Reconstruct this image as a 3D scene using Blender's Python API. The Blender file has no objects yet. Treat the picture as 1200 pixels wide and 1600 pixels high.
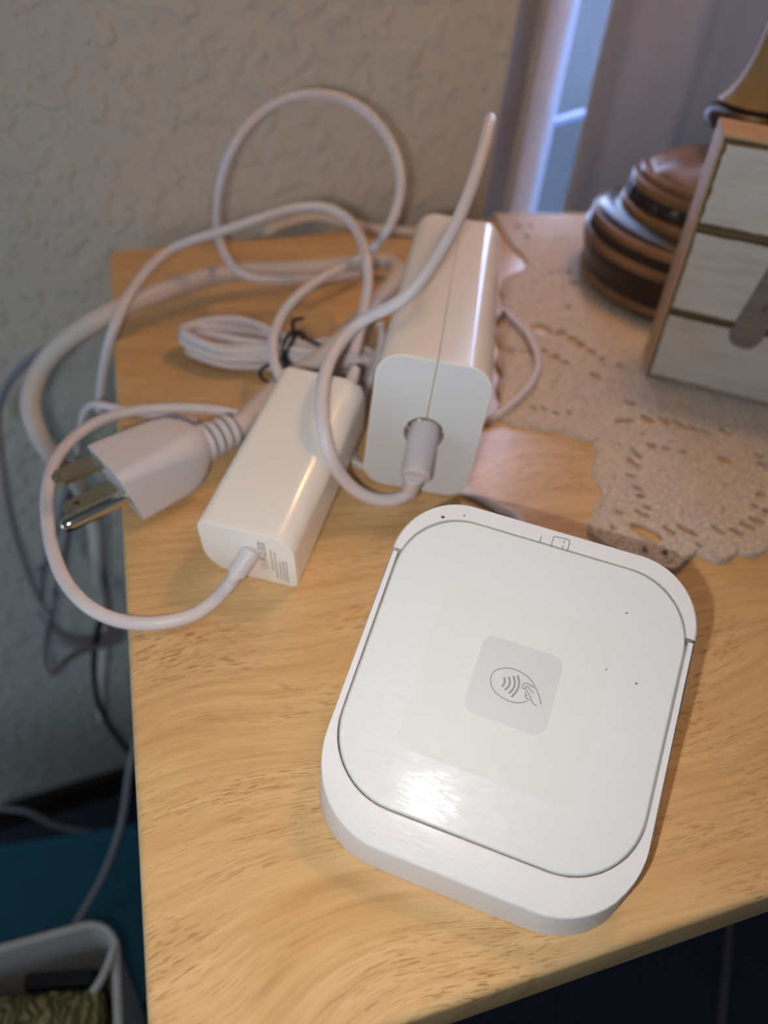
import bpy, bmesh, math, random
from mathutils import Vector, Matrix
random.seed(7)
S = 0.001                                   # all coordinates below are millimetres: x along the table front, y away, z up from the table top
scene = bpy.context.scene
COL = scene.collection

# ------------------------------------------------------------------ camera
cam_data = bpy.data.cameras.new('camera')
cam_data.sensor_fit = 'VERTICAL'
cam_data.sensor_height = 32.0
cam_data.lens = 1150.0 / 1600.0 * 32.0
cam_data.clip_start = 0.005
cam = bpy.data.objects.new('camera', cam_data)
COL.objects.link(cam)
RW = [[0.953796, -0.140297, 0.265689], [-0.290241, -0.658852, 0.694027], [0.07768, -0.739074, -0.669131]]
cam.matrix_world = Matrix(((RW[0][0], -RW[0][1], -RW[0][2], 18.80 * S),
                           (RW[1][0], -RW[1][1], -RW[1][2], -31.19 * S),
                           (RW[2][0], -RW[2][1], -RW[2][2], 161.50 * S),
                           (0, 0, 0, 1)))
cam_data.dof.use_dof = True
cam_data.dof.focus_distance = 0.163
cam_data.dof.aperture_fstop = 8.6
scene.camera = cam

# ------------------------------------------------------------------ light and exposure
scene.view_settings.view_transform = 'Standard'
scene.view_settings.look = 'None'
scene.view_settings.gamma = 1.0
scene.view_settings.use_curve_mapping = False
scene.view_settings.exposure = 0.0
scene.cycles.use_denoising = True
world = bpy.data.worlds.new('room_ambient')
scene.world = world
world.use_nodes = True
world.node_tree.nodes['Background'].inputs[0].default_value = (0.35, 0.62, 1.0, 1)
world.node_tree.nodes['Background'].inputs[1].default_value = 0.08

def lamp_light(name, kind, loc, power, color, size=0.05, target=None, size_y=None):
    l = bpy.data.lights.new(name, kind)
    l.energy = power
    l.color = color
    if kind == 'AREA':
        l.size = size
        if size_y:
            l.shape = 'RECTANGLE'
            l.size_y = size_y
        else:
            l.shape = 'DISK'
    else:
        l.shadow_soft_size = size
    o = bpy.data.objects.new(name, l)
    COL.objects.link(o)
    o.location = Vector(loc) * S
    if target is not None:
        o.rotation_euler = (Vector(target) - Vector(loc)).to_track_quat('-Z', 'Y').to_euler()
    return o

# the phone's own flash, beside its lens
lamp_light('phone_flash', 'AREA', (3.8, -32.2, 154.5), 0.232, (1.0, 0.975, 0.935), 0.0035, (71.9, 107.6, 27.7))
# unseen cool fill lamp, added low at the left for the wall and bins
lamp_light('cool_fill_left', 'AREA', (-820, -160, -40), 2.3, (0.62, 0.82, 1.0), 0.5, (0, 300, -60))
# daylight outside the window behind the curtain
P0 = Vector((223.27, 385.5, 0.0))
D2 = Vector((math.cos(math.radians(32)), math.sin(math.radians(32)), 0))
N2 = Vector((math.sin(math.radians(32)), -math.cos(math.radians(32)), 0))   # towards the room
c_out = P0 + D2 * 330 - N2 * 120 + Vector((0, 0, 180))
lamp_light('outdoor_daylight', 'AREA', c_out, 38, (0.46, 0.60, 1.0), 0.7, c_out + N2 * 100, 1.0)

# ------------------------------------------------------------------ helpers
def lin(r, g, b):
    f = lambda c: ((c / 255 + 0.055) / 1.055) ** 2.4 if c > 10 else c / 255 / 12.92
    return (f(r), f(g), f(b), 1.0)

def base_mat(name, color, rough=0.5, metal=0.0, spec=0.5, coat=0.0):
    m = bpy.data.materials.new(name)
    m.use_nodes = True
    b = m.node_tree.nodes['Principled BSDF']
    b.inputs['Base Color'].default_value = color
    b.inputs['Roughness'].default_value = rough
    b.inputs['Metallic'].default_value = metal
    b.inputs['Specular IOR Level'].default_value = spec
    b.inputs['Coat Weight'].default_value = coat
    b.inputs['Coat Roughness'].default_value = 0.15
    return m, m.node_tree, b

def node(nt, kind, **kw):
    n = nt.nodes.new(kind)
    for k, v in kw.items():
        if k in n.inputs:
            n.inputs[k].default_value = v
        else:
            setattr(n, k, v)
    return n

def coords(nt, scale=(1, 1, 1), rot=(0, 0, 0), kind='Object'):
    tc = node(nt, 'ShaderNodeTexCoord')
    mp = node(nt, 'ShaderNodeMapping')
    mp.inputs['Scale'].default_value = scale
    mp.inputs['Rotation'].default_value = rot
    nt.links.new(tc.outputs[kind], mp.inputs['Vector'])
    return mp.outputs['Vector']

def noise(nt, vec, scale, detail=3, rough=0.5):
    n = node(nt, 'ShaderNodeTexNoise')
    n.inputs['Scale'].default_value = scale
    n.inputs['Detail'].default_value = detail
    n.inputs['Roughness'].default_value = rough
    nt.links.new(vec, n.inputs['Vector'])
    return n.outputs['Fac']

def ramp(nt, fac, stops):
    r = node(nt, 'ShaderNodeValToRGB')
    el = r.color_ramp.elements
    while len(el) < len(stops):
        el.new(0.5)
    for e, (p, c) in zip(el, stops):
        e.position = p
        e.color = c
    nt.links.new(fac, r.inputs['Fac'])
    return r.outputs['Color']

def mix(nt, fac, a, b, mode='MIX'):
    n = node(nt, 'ShaderNodeMix', data_type='RGBA', blend_type=mode)
    for sock, v in ((n.inputs[0], fac), (n.inputs[6], a), (n.inputs[7], b)):
        if isinstance(v, (int, float, tuple)):
            sock.default_value = v
        else:
            nt.links.new(v, sock)
    return n.outputs[2]

def bump(nt, bsdf, height, strength, dist=0.001):
    n = node(nt, 'ShaderNodeBump')
    n.inputs['Strength'].default_value = strength
    n.inputs['Distance'].default_value = dist
    nt.links.new(height, n.inputs['Height'])
    nt.links.new(n.outputs['Normal'], bsdf.inputs['Normal'])

GREY = lambda v: (v, v, v, 1)

def plastic(name, color, rough, spec=0.5, coat=0.0, mottling=0.04):
    m, nt, b = base_mat(name, color, rough, 0, spec, coat)
    f = noise(nt, coords(nt), 90, 4)
    dark = tuple(c * (1 - mottling * 2) for c in color[:3]) + (1,)
    nt.links.new(mix(nt, f, dark, color), b.inputs['Base Color'])
    r = ramp(nt, noise(nt, coords(nt), 260, 5, 0.7), [(0.35, GREY(max(rough - 0.06, 0.02))), (0.75, GREY(min(rough + 0.10, 1)))])
    nt.links.new(r, b.inputs['Roughness'])
    return m

# ------------------------------------------------------------------ materials
def wood_mat():
    m, nt, b = base_mat('light_wood', lin(205, 165, 110), 0.33, 0, 0.45, 0.15)
    v = coords(nt)
    sw = node(nt, 'ShaderNodeTexNoise')
    sw.inputs['Scale'].default_value = 9
    sw.inputs['Detail'].default_value = 1.5
    nt.links.new(v, sw.inputs['Vector'])
    off = node(nt, 'ShaderNodeVectorMath', operation='SUBTRACT')
    nt.links.new(sw.outputs['Color'], off.inputs[0])
    off.inputs[1].default_value = (0.5, 0.5, 0.5)
    sc = node(nt, 'ShaderNodeVectorMath', operation='SCALE')
    sc.inputs['Scale'].default_value = 0.06
    nt.links.new(off.outputs[0], sc.inputs[0])
    ad = node(nt, 'ShaderNodeVectorMath', operation='ADD')
    nt.links.new(v, ad.inputs[0])
    nt.links.new(sc.outputs[0], ad.inputs[1])
    def stretched(sx, sy, rot=0.10):
        mp = node(nt, 'ShaderNodeMapping')
        mp.inputs['Rotation'].default_value = (0, 0, -rot)
        mp.inputs['Scale'].default_value = (sx, sy, 60)
        nt.links.new(ad.outputs[0], mp.inputs['Vector'])
        return mp.outputs['Vector']
    bands = noise(nt, stretched(5, 60), 1.0, 4, 0.55)
    col = ramp(nt, bands, [(0.28, lin(210, 166, 112)), (0.42, lin(221, 181, 127)), (0.56, lin(226, 188, 136)), (0.74, lin(216, 173, 119))])
    fine = noise(nt, stretched(30, 520), 1.0, 3, 0.6)
    col = mix(nt, 0.5, col, ramp(nt, fine, [(0.3, lin(214, 196, 174)), (0.6, GREY(1.0))]), 'MULTIPLY')
    pores = noise(nt, stretched(250, 2700, 0.14), 1.0, 1, 0.4)
    pm = ramp(nt, pores, [(0.58, GREY(0)), (0.64, GREY(0.9))])
    patch = ramp(nt, noise(nt, stretched(22, 60), 1.0, 2), [(0.42, GREY(0.04)), (0.64, GREY(0.8))])
    mk = node(nt, 'ShaderNodeMath', operation='MULTIPLY')
    nt.links.new(pm, mk.inputs[0])
    nt.links.new(patch, mk.inputs[1])
    col = mix(nt, mk.outputs[0], col, lin(150, 104, 60))
    nt.links.new(col, b.inputs['Base Color'])
    bump(nt, b, mk.outputs[0], -0.12, 0.0003)
    return m

def wall_mat(name, c, depth=0.75, scale=1.0):
    m, nt, b = base_mat(name, c, 0.75, 0, 0.25)
    v = coords(nt)
    n1 = noise(nt, v, 62 * scale, 4, 0.55)
    n2 = noise(nt, v, 230 * scale, 3, 0.6)
    k = ramp(nt, n1, [(0.40, GREY(0.8)), (0.44, GREY(0.3)), (0.51, GREY(0.15)), (0.57, GREY(0.35)), (0.62, GREY(1.0))])
    h = mix(nt, 0.22, k, n2)
    bump(nt, b, h, depth, 0.0016)
    t = noise(nt, v, 14, 3)
    dark = tuple(x * 0.93 for x in c[:3]) + (1,)
    nt.links.new(mix(nt, t, dark, c), b.inputs['Base Color'])
    return m

def cloth_mat():
    m, nt, b = base_mat('crochet_cotton', lin(222, 205, 191), 0.9, 0, 0.1)
    v = coords(nt)
    vo = node(nt, 'ShaderNodeTexVoronoi')
    vo.inputs['Scale'].default_value = 520
    nt.links.new(v, vo.inputs['Vector'])
    n = noise(nt, v, 900, 3, 0.7)
    h = mix(nt, 0.35, vo.outputs['Distance'], n)
    bump(nt, b, h, 0.6, 0.0016)
    col = ramp(nt, vo.outputs['Distance'], [(0.15, lin(230, 214, 201)), (0.62, lin(208, 191, 176))])
    holes = ramp(nt, noise(nt, v, 240, 1, 0.3), [(0.70, GREY(0)), (0.76, GREY(0.55))])
    nt.links.new(mix(nt, holes, col, lin(140, 108, 78)), b.inputs['Base Color'])
    return m

def painted_wood():
    m, nt, b = base_mat('distressed_white_paint', lin(200, 196, 184), 0.65, 0, 0.3)
    v = coords(nt)
    g = noise(nt, coords(nt, (30, 30, 260)), 1.0, 4, 0.6)
    col = ramp(nt, g, [(0.25, lin(178, 170, 156)), (0.5, lin(196, 191, 182)), (0.8, lin(202, 199, 192))])
    w = ramp(nt, noise(nt, coords(nt, (90, 90, 160)), 1.0, 5, 0.7), [(0.70, GREY(0)), (0.78, GREY(0.5))])
    col = mix(nt, w, col, lin(122, 108, 84))
    nt.links.new(col, b.inputs['Base Color'])
    bump(nt, b, g, 0.35, 0.0006)
    return m

def raw_wood(name, a, c, rough=0.55, scale=(40, 40, 400)):
    m, nt, b = base_mat(name, a, rough, 0, 0.35)
    g = noise(nt, coords(nt, scale), 1.0, 4, 0.6)
    nt.links.new(ramp(nt, g, [(0.3, c), (0.65, a)]), b.inputs['Base Color'])
    bump(nt, b, g, 0.2, 0.0004)
    return m

def smudged(name, color, rough, coat):
    m, nt, b = base_mat(name, color, rough, 0, 0.32, coat)
    # fine wiping marks: streaks fanned across the gloss, broken up by patches
    v = coords(nt, (240, 1500, 240), (0, 0, 1.15))
    v2 = coords(nt, (300, 1700, 300), (0, 0, 2.3))
    a = noise(nt, v, 1.0, 3, 0.6)
    c = noise(nt, v2, 1.0, 3, 0.6)
    patch = ramp(nt, noise(nt, coords(nt), 55, 3), [(0.4, GREY(0)), (0.6, GREY(1))])
    s = mix(nt, patch, a, c)
    nt.links.new(ramp(nt, s, [(0.35, GREY(max(rough - 0.08, 0.05))), (0.7, GREY(rough + 0.2))]), b.inputs['Roughness'])
    nt.links.new(ramp(nt, s, [(0.42, GREY(0.0)), (0.68, GREY(coat * 0.8))]), b.inputs['Coat Weight'])
    nt.links.new(ramp(nt, noise(nt, coords(nt), 160, 4, 0.8), [(0.3, GREY(0.06)), (0.7, GREY(0.22))]), b.inputs['Coat Roughness'])
    bump(nt, b, s, 0.22, 0.0003)
    nt.links.new(mix(nt, noise(nt, coords(nt), 60, 4), tuple(x * 0.97 for x in color[:3]) + (1,), color), b.inputs['Base Color'])
    return m

M = {}
M['wood'] = wood_mat()
M['wall'] = wall_mat('plaster_wall', lin(204, 200, 192))
M['wall_warm'] = wall_mat('plaster_reveal', lin(206, 196, 190), 0.7)
M['trim'] = plastic('grey_trim_paint', lin(150, 156, 174), 0.6, 0.3)
M['casing'] = plastic('window_paint', lin(160, 168, 186), 0.5, 0.4)
M['sash'] = plastic('sash_paint', lin(96, 104, 124), 0.7, 0.2)
M['carpet'] = raw_wood('dark_carpet', lin(62, 66, 82), lin(44, 48, 62), 0.95, (300, 300, 300))
M['baseboard'] = raw_wood('dark_baseboard', lin(44, 38, 30), lin(30, 26, 22), 0.6)
M['dock'] = plastic('dock_white_plastic', lin(226, 223, 222), 0.36, 0.5, 0.0, 0.01)
M['dock_gloss'] = smudged('dock_front_plastic', lin(228, 224, 223), 0.42, 0.5)
M['plate'] = smudged('reader_glass_white', lin(222, 222, 221), 0.44, 0.5)
M['film'] = plastic('clear_film', lin(222, 221, 218), 0.5, 0.3, 0.0, 0.03)
M['tile'] = plastic('symbol_tile', lin(208, 206, 207), 0.45, 0.35, 0.0, 0.005)
M['ink'] = plastic('grey_print', lin(150, 150, 150), 0.5, 0.3)
M['ink_light'] = plastic('pale_grey_print', lin(170, 167, 164), 0.5, 0.3)
M['speck'] = plastic('dust', lin(90, 84, 76), 0.8, 0.2)
M['gap'] = plastic('shadow_gap_grey', lin(196, 188, 182), 0.6, 0.2)
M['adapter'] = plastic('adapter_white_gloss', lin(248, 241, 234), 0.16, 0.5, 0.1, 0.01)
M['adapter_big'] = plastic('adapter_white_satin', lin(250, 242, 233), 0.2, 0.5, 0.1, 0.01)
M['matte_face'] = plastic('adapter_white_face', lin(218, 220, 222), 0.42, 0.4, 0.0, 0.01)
M['cable'] = plastic('cable_white', lin(222, 211, 213), 0.42, 0.4, 0.0, 0.03)
M['cord'] = plastic('power_cord_white', lin(214, 201, 195), 0.5, 0.35, 0.0, 0.03)
M['plug'] = plastic('plug_white', lin(218, 208, 210), 0.45, 0.4, 0.0, 0.02)
M['rib_dark'] = plastic('relief_grey', lin(150, 148, 156), 0.6, 0.3)
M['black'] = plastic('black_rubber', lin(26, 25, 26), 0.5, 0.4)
M['dark_hole'] = plastic('jack_interior', lin(38, 37, 38), 0.5, 0.4)
M['nickel'] = base_mat('nickel', lin(214, 206, 188), 0.2, 1.0)[0]
M['brushed'] = base_mat('brushed_blade', lin(196, 184, 160), 0.3, 1.0)[0]
M['cloth'] = cloth_mat()
M['paint'] = painted_wood()
M['raw'] = raw_wood('plaque_wood', lin(190, 160, 128), lin(168, 138, 106))
M['worn'] = raw_wood('worn_brown_edge', lin(112, 90, 62), lin(84, 64, 42))
M['galv'] = raw_wood('aged_grey_metal', lin(148, 144, 138), lin(116, 113, 110), 0.42)
M['galv'].node_tree.nodes['Principled BSDF'].inputs['Metallic'].default_value = 0.6
M['lamp_dark'] = raw_wood('dark_turned_wood', lin(52, 37, 30), lin(30, 22, 18), 0.28, (30, 30, 80))
M['lamp_gold'] = raw_wood('rubbed_gold_wood', lin(146, 110, 76), lin(92, 68, 48), 0.32, (30, 30, 90))
M['lamp_column'] = raw_wood('antique_gold_column', lin(150, 126, 88), lin(128, 104, 70), 0.25, (30, 30, 30))
M['teal'] = plastic('teal_plastic', lin(16, 88, 110), 0.5, 0.4, 0.0, 0.2)
M['bin'] = plastic('grey_white_bin', lin(190, 184, 178), 0.5, 0.4)
M['brocade'] = None
M['cable_shaded'] = plastic('cable_shaded_grey', lin(146, 140, 148), 0.5, 0.3)  # grey puts the shade beside the table into the hanging cables' colour
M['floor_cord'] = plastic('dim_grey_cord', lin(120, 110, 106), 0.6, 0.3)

def brocade():
    m, nt, b = base_mat('gold_brocade', lin(120, 106, 62), 0.6, 0.15, 0.4)
    v = coords(nt)
    w = node(nt, 'ShaderNodeTexWave')
    w.inputs['Scale'].default_value = 85
    w.inputs['Distortion'].default_value = 11
    w.inputs['Detail'].default_value = 2
    w.inputs['Detail Scale'].default_value = 1.2
    nt.links.new(v, w.inputs['Vector'])
    nt.links.new(ramp(nt, w.outputs['Fac'], [(0.05, lin(104, 94, 58)), (0.5, lin(150, 136, 88)), (0.95, lin(178, 164, 114))]), b.inputs['Base Color'])
    bump(nt, b, w.outputs['Fac'], 0.9, 0.002)
    return m
M['brocade'] = brocade()

def sheer():
    m = bpy.data.materials.new('sheer_curtain')
    m.use_nodes = True
    nt = m.node_tree
    nt.nodes.clear()
    out = node(nt, 'ShaderNodeOutputMaterial')
    d = node(nt, 'ShaderNodeBsdfDiffuse')
    t = node(nt, 'ShaderNodeBsdfTranslucent')
    weave = noise(nt, coords(nt, (900, 900, 120)), 1.0, 3)
    c = ramp(nt, weave, [(0.3, lin(176, 180, 188)), (0.7, lin(196, 200, 208))])
    nt.links.new(c, d.inputs['Color'])
    t.inputs['Color'].default_value = lin(178, 168, 162)
    mx = node(nt, 'ShaderNodeMixShader')
    mx.inputs[0].default_value = 0.2
    nt.links.new(d.outputs[0], mx.inputs[1])
    nt.links.new(t.outputs[0], mx.inputs[2])
    nt.links.new(mx.outputs[0], out.inputs['Surface'])
    return m
M['sheer'] = sheer()

def glass(name, tint, rough=0.0):
    m = bpy.data.materials.new(name)
    m.use_nodes = True
    nt = m.node_tree
    nt.nodes.clear()
    out = node(nt, 'ShaderNodeOutputMaterial')
    tr = node(nt, 'ShaderNodeBsdfTransparent')
    gl = node(nt, 'ShaderNodeBsdfGlossy')
    gl.inputs['Roughness'].default_value = 0.05
    streak = noise(nt, coords(nt, (20, 20, 5)), 1.0, 3)
    nt.links.new(ramp(nt, streak, [(0.2, tuple(c * 0.95 for c in tint[:3]) + (1,)), (0.8, tint)]), tr.inputs['Color'])
    mx = node(nt, 'ShaderNodeMixShader')
    mx.inputs[0].default_value = 0.05
    nt.links.new(tr.outputs[0], mx.inputs[1])
    nt.links.new(gl.outputs[0], mx.inputs[2])
    nt.links.new(mx.outputs[0], out.inputs['Surface'])
    return m
M['pane'] = glass('window_glass', (1, 1, 1, 1))
M['pane_low'] = glass('dimmed_lower_glass', (0.8, 0.8, 0.8, 1))  # grey tint dims this pane in place of a darker view outside

def shade_mat():
    m = bpy.data.materials.new('lamp_shade_fabric')
    m.use_nodes = True
    nt = m.node_tree
    b = nt.nodes['Principled BSDF']
    nt.links.new(ramp(nt, noise(nt, coords(nt), 400, 2), [(0.3, lin(206, 192, 168)), (0.7, lin(222, 210, 188))]), b.inputs['Base Color'])
    b.inputs['Roughness'].default_value = 0.9
    return m
M['shade'] = shade_mat()

# ------------------------------------------------------------------ mesh helpers (coordinates in mm)
def link(o, parent=None):
    COL.objects.link(o)
    if parent is not None:
        o.parent = parent
    return o

def tag(o, label=None, cat=None, group=None, kind=None):
    for k, v in (('label', label), ('category', cat), ('group', group), ('kind', kind)):
        if v:
            o[k] = v
    return o

def thing(name, label, cat, loc=(0, 0, 0), rot=None, group=None):
    o = bpy.data.objects.new(name, None)
    o.empty_display_size = 0.01
    link(o)
    o.location = Vector(loc) * S
    if rot is not None:
        o.rotation_euler = rot
    return tag(o, label, cat, group)

def mesh(name, verts, faces, m, parent=None, smooth=35, loc=None):
    me = bpy.data.meshes.new(name)
    me.from_pydata([(v[0] * S, v[1] * S, v[2] * S) for v in verts], [], faces)
    bm = bmesh.new()
    bm.from_mesh(me)
    bmesh.ops.recalc_face_normals(bm, faces=bm.faces)
    bm.to_mesh(me)
    bm.free()
    me.materials.append(m)
    if smooth:
        me.shade_smooth()
        me.set_sharp_from_angle(angle=math.radians(smooth))
    o = bpy.data.objects.new(name, me)
    link(o, parent)
    if smooth and len(faces) < 4000:
        wn = o.modifiers.new('face_weighted_shading', 'WEIGHTED_NORMAL')
        wn.keep_sharp = True
        wn.weight = 90
    if loc is not None:
        o.location = Vector(loc) * S
    return o

def joined(parts):
    V, F = [], []
    for v, f in parts:
        n = len(V)
        V += list(v)
        F += [tuple(i + n for i in q) for q in f]
    return V, F

def box(x0, y0, z0, x1, y1, z1):
    v = [(x, y, z) for z in (z0, z1) for y in (y0, y1) for x in (x0, x1)]
    return v, [(0, 2, 3, 1), (4, 5, 7, 6), (0, 1, 5, 4), (2, 6, 7, 3), (0, 4, 6, 2), (1, 3, 7, 5)]

def bevelled(name, vf, m, parent=None, w=0.8, seg=3, smooth=40, loc=None):
    o = mesh(name, vf[0], vf[1], m, parent, 0, loc)
    bm = bmesh.new()
    bm.from_mesh(o.data)
    bmesh.ops.bevel(bm, geom=list(bm.edges), offset=w * S, segments=seg, affect='EDGES', profile=0.5)
    bm.to_mesh(o.data)
    bm.free()
    o.data.shade_smooth()
    o.data.set_sharp_from_angle(angle=math.radians(smooth))
    return o

def smooth_path(pts, step=1.5):
    P = [Vector(p) for p in pts]
    P = [P[0] * 2 - P[1]] + P + [P[-1] * 2 - P[-2]]
    out = []
    for i in range(1, len(P) - 2):
        a, b, c, d = P[i - 1:i + 3]
        n = max(2, int((c - b).length / step))
        for k in range(n):
            t = k / n
            out.append(0.5 * ((2 * b) + (c - a) * t + (2 * a - 5 * b + 4 * c - d) * t * t + (3 * b - a - 3 * c + d) * t ** 3))
    out.append(P[-2])
    # two light smoothing passes
    for _ in range(2):
        out = [out[0]] + [(out[i - 1] + out[i] * 2 + out[i + 1]) / 4 for i in range(1, len(out) - 1)] + [out[-1]]
    return out

def tube(pts, r, n=14, step=1.5, radii=None, smooth=True, closed=False):
    P = smooth_path(pts, step) if smooth else [Vector(p) for p in pts]
    V, F = [], []
    t0 = (P[1] - P[0]).normalized()
    up = Vector((0, 0, 1)) if abs(t0.z) < 0.9 else Vector((1, 0, 0))
    nrm = (up - t0 * up.dot(t0)).normalized()
    for i, p in enumerate(P):
        t = (P[min(i + 1, len(P) - 1)] - P[max(i - 1, 0)]).normalized()
        nrm = (nrm - t * nrm.dot(t)).normalized()
        bn = t.cross(nrm)
        rr = radii(i / (len(P) - 1)) if radii else r
        for k in range(n):
            a = 2 * math.pi * k / n
            V.append(p + nrm * (math.cos(a) * rr) + bn * (math.sin(a) * rr))
    for i in range(len(P) - 1):
        for k in range(n):
            F.append((i * n + k, i * n + (k + 1) % n, (i + 1) * n + (k + 1) % n, (i + 1) * n + k))
    F.append(tuple(range(n - 1, -1, -1)))
    F.append(tuple((len(P) - 1) * n + k for k in range(n)))
    return V, F

def lathe(profile, n=48, cx=0, cy=0, wob=None):
    V, F = [], []
    for j, (r, z) in enumerate(profile):
        for k in range(n):
            a = 2 * math.pi * k / n
            rr = r + (wob(j, a) if wob else 0)
            V.append((cx + rr * math.cos(a), cy + rr * math.sin(a), z))
    for j in range(len(profile) - 1):
        for k in range(n):
            F.append((j * n + k, j * n + (k + 1) % n, (j + 1) * n + (k + 1) % n, (j + 1) * n + k))
    F.append(tuple(range(n - 1, -1, -1)))
    F.append(tuple((len(profile) - 1) * n + k for k in range(n)))
    return V, F

def cyl(p, q, r, r2=None, n=24, bev=0.3):
    p, q = Vector(p), Vector(q)
    t = (q - p).normalized()
    r2 = r if r2 is None else r2
    L = (q - p).length
    rings = [(0, r - bev), (bev, r), (L - bev, r2), (L, r2 - bev)]
    u = t.orthogonal().normalized()
    w = t.cross(u)
    V, F = [], []
    for d, rr in rings:
        for k in range(n):
            a = 2 * math.pi * k / n
            V.append(p + t * d + u * (math.cos(a) * rr) + w * (math.sin(a) * rr))
    for i in range(3):
        for k in range(n):
            F.append((i * n + k, i * n + (k + 1) % n, (i + 1) * n + (k + 1) % n, (i + 1) * n + k))
    F += [tuple(range(n - 1, -1, -1)), tuple(3 * n + k for k in range(n))]
    return V, F

def rrect(x0, y0, x1, y1, r, n=10):
    """rounded rectangle, counter-clockwise from the bottom-right corner; r is one radius or (br, tr, tl, bl)"""
    if not isinstance(r, tuple):
        r = (r,) * 4
    out = []
    for (cx, cy, sx, sy, a0), q in zip(((x1, y0, -1, 1, -90), (x1, y1, -1, -1, 0), (x0, y1, 1, -1, 90), (x0, y0, 1, 1, 180)), r):
        for k in range(n + 1):
            a = math.radians(a0 + 90 * k / n)
            out.append((cx + sx * q + q * math.cos(a), cy + sy * q + q * math.sin(a)))
    return out

def offset2d(loop, d):
    """move a counter-clockwise outline inwards by d"""
    n = len(loop)
    out = []
    for i in range(n):
        a, b, c = Vector(loop[i - 1]), Vector(loop[i]), Vector(loop[(i + 1) % n])
        e1, e2 = (b - a), (c - b)
        if e1.length < 1e-6: e1 = e2
        if e2.length < 1e-6: e2 = e1
        n1 = Vector((-e1.y, e1.x)).normalized()
        n2 = Vector((-e2.y, e2.x)).normalized()
        m = (n1 + n2)
        m = m.normalized() if m.length > 1e-6 else n1
        k = d / max(m.dot(n1), 0.5)
        out.append((b.x + m.x * k, b.y + m.y * k))
    return out

def loft(loops):
    V, F = [], []
    n = len(loops[0])
    for lp in loops:
        V += lp
    for j in range(len(loops) - 1):
        for k in range(n):
            F.append((j * n + k, j * n + (k + 1) % n, (j + 1) * n + (k + 1) % n, (j + 1) * n + k))
    F += [tuple(range(n - 1, -1, -1)), tuple((len(loops) - 1) * n + k for k in range(n))]
    return V, F

# ------------------------------------------------------------------ the room
Z_FLOOR = -520.0
def struct(name, vf, m, smooth=0):
    o = mesh(name, vf[0], vf[1], m, None, smooth)
    o['kind'] = 'structure'
    return o

A1 = math.radians(5.5)
D1 = Vector((math.cos(A1), math.sin(A1), 0))
N1 = Vector((math.sin(A1), -math.cos(A1), 0))          # towards the room
B0 = Vector((0, 364, 0))
def slab(o, d, n, t0, t1, z0, z1, front, back):
    """a wall piece: from t0 to t1 along d, its face `front` mm proud of the wall line"""
    v = []
    for z in (z0, z1):
        for t, f in ((t0, front), (t1, front), (t1, -back), (t0, -back)):
            q = o + d * t + n * f
            v.append((q.x, q.y, z))
    return v, [(0, 1, 2, 3), (4, 7, 6, 5), (0, 4, 5, 1), (1, 5, 6, 2), (2, 6, 7, 3), (3, 7, 4, 0)]

struct('floor', box(-2200, -1600, Z_FLOOR - 20, 2000, 1500, Z_FLOOR), M['carpet'])
struct('wall_back', slab(B0, D1, N1, -2000, 224.3, Z_FLOOR, 1500, 0, 90), M['wall'])
struct('baseboard_back', slab(B0, D1, N1, -2000, 224.3, Z_FLOOR, Z_FLOOR + 30, 9, 0), M['baseboard'])
struct('trim_1', slab(P0, D2, N2, 0.5, 26.5, Z_FLOOR, 1500, -3, 60), M['trim'])
struct('wall_right', slab(P0, D2, N2, 26.5, 50, Z_FLOOR, 1500, 3, 60), M['wall_warm'])
struct('wall_right_far', slab(P0, D2, N2, 560, 1500, Z_FLOOR, 1500, 0, 60), M['wall'])
struct('wall_right_low', slab(P0, D2, N2, 50, 560, Z_FLOOR, -160, 0, 60), M['wall'])
struct('wall_right_high', slab(P0, D2, N2, 50, 560, 760, 1500, 0, 60), M['wall'])
win = thing('window_1', None, None)
win['kind'] = 'structure'
def wpart(name, t0, t1, z0, z1, f, b, m):
    v, q = slab(P0, D2, N2, t0, t1, z0, z1, f, b)
    return mesh(name, v, q, m, win, 0)
wpart('window_frame', 50, 62.5, -160, 760, 1, 50, M['casing'])
wpart('window_frame', 548, 560, -160, 760, 1, 50, M['casing'])
wpart('window_frame', 62.5, 548, 748, 760, 1, 50, M['casing'])
wpart('window_sill', 62.5, 548, -160, -150, 6, 50, M['casing'])
wpart('sash_rail', 62.5, 548, 29.5, 33, -19, 24, M['sash'])
wpart('window_pane', 62.5, 548, 33, 748, -20, 23, M['pane'])
wpart('window_pane', 62.5, 548, -150, 29.5, -20, 23, M['pane_low'])

def curtain():
    V, F = [], []
    nt, nz = 240, 14
    for j in range(nz + 1):
        z = -330 + (1200 + 330) * j / nz
        for i in range(nt + 1):
            t = 59.7 + (760 - 59.7) * i / nt
            w = 6 * math.sin(t / 24) + 4 * math.sin(t / 41 + 1.2) + 1.5 * math.sin(t / 10 + z / 300)
            q = P0 + D2 * t + N2 * (20 + 0.8 * w * min(1, 0.35 + (t - 59.7) / 120))
            V.append((q.x, q.y, z))
    for j in range(nz):
        for i in range(nt):
            a = j * (nt + 1) + i
            F.append((a, a + 1, a + nt + 2, a + nt + 1))
    o = mesh('sheer_curtain', V, F, M['sheer'], None, 60)
    md = o.modifiers.new('cloth_thickness', 'SOLIDIFY')
    md.thickness = 0.0004
    tag(o, 'pale sheer curtain hanging in folds over the window behind the lamp', 'curtain')
curtain()

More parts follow.
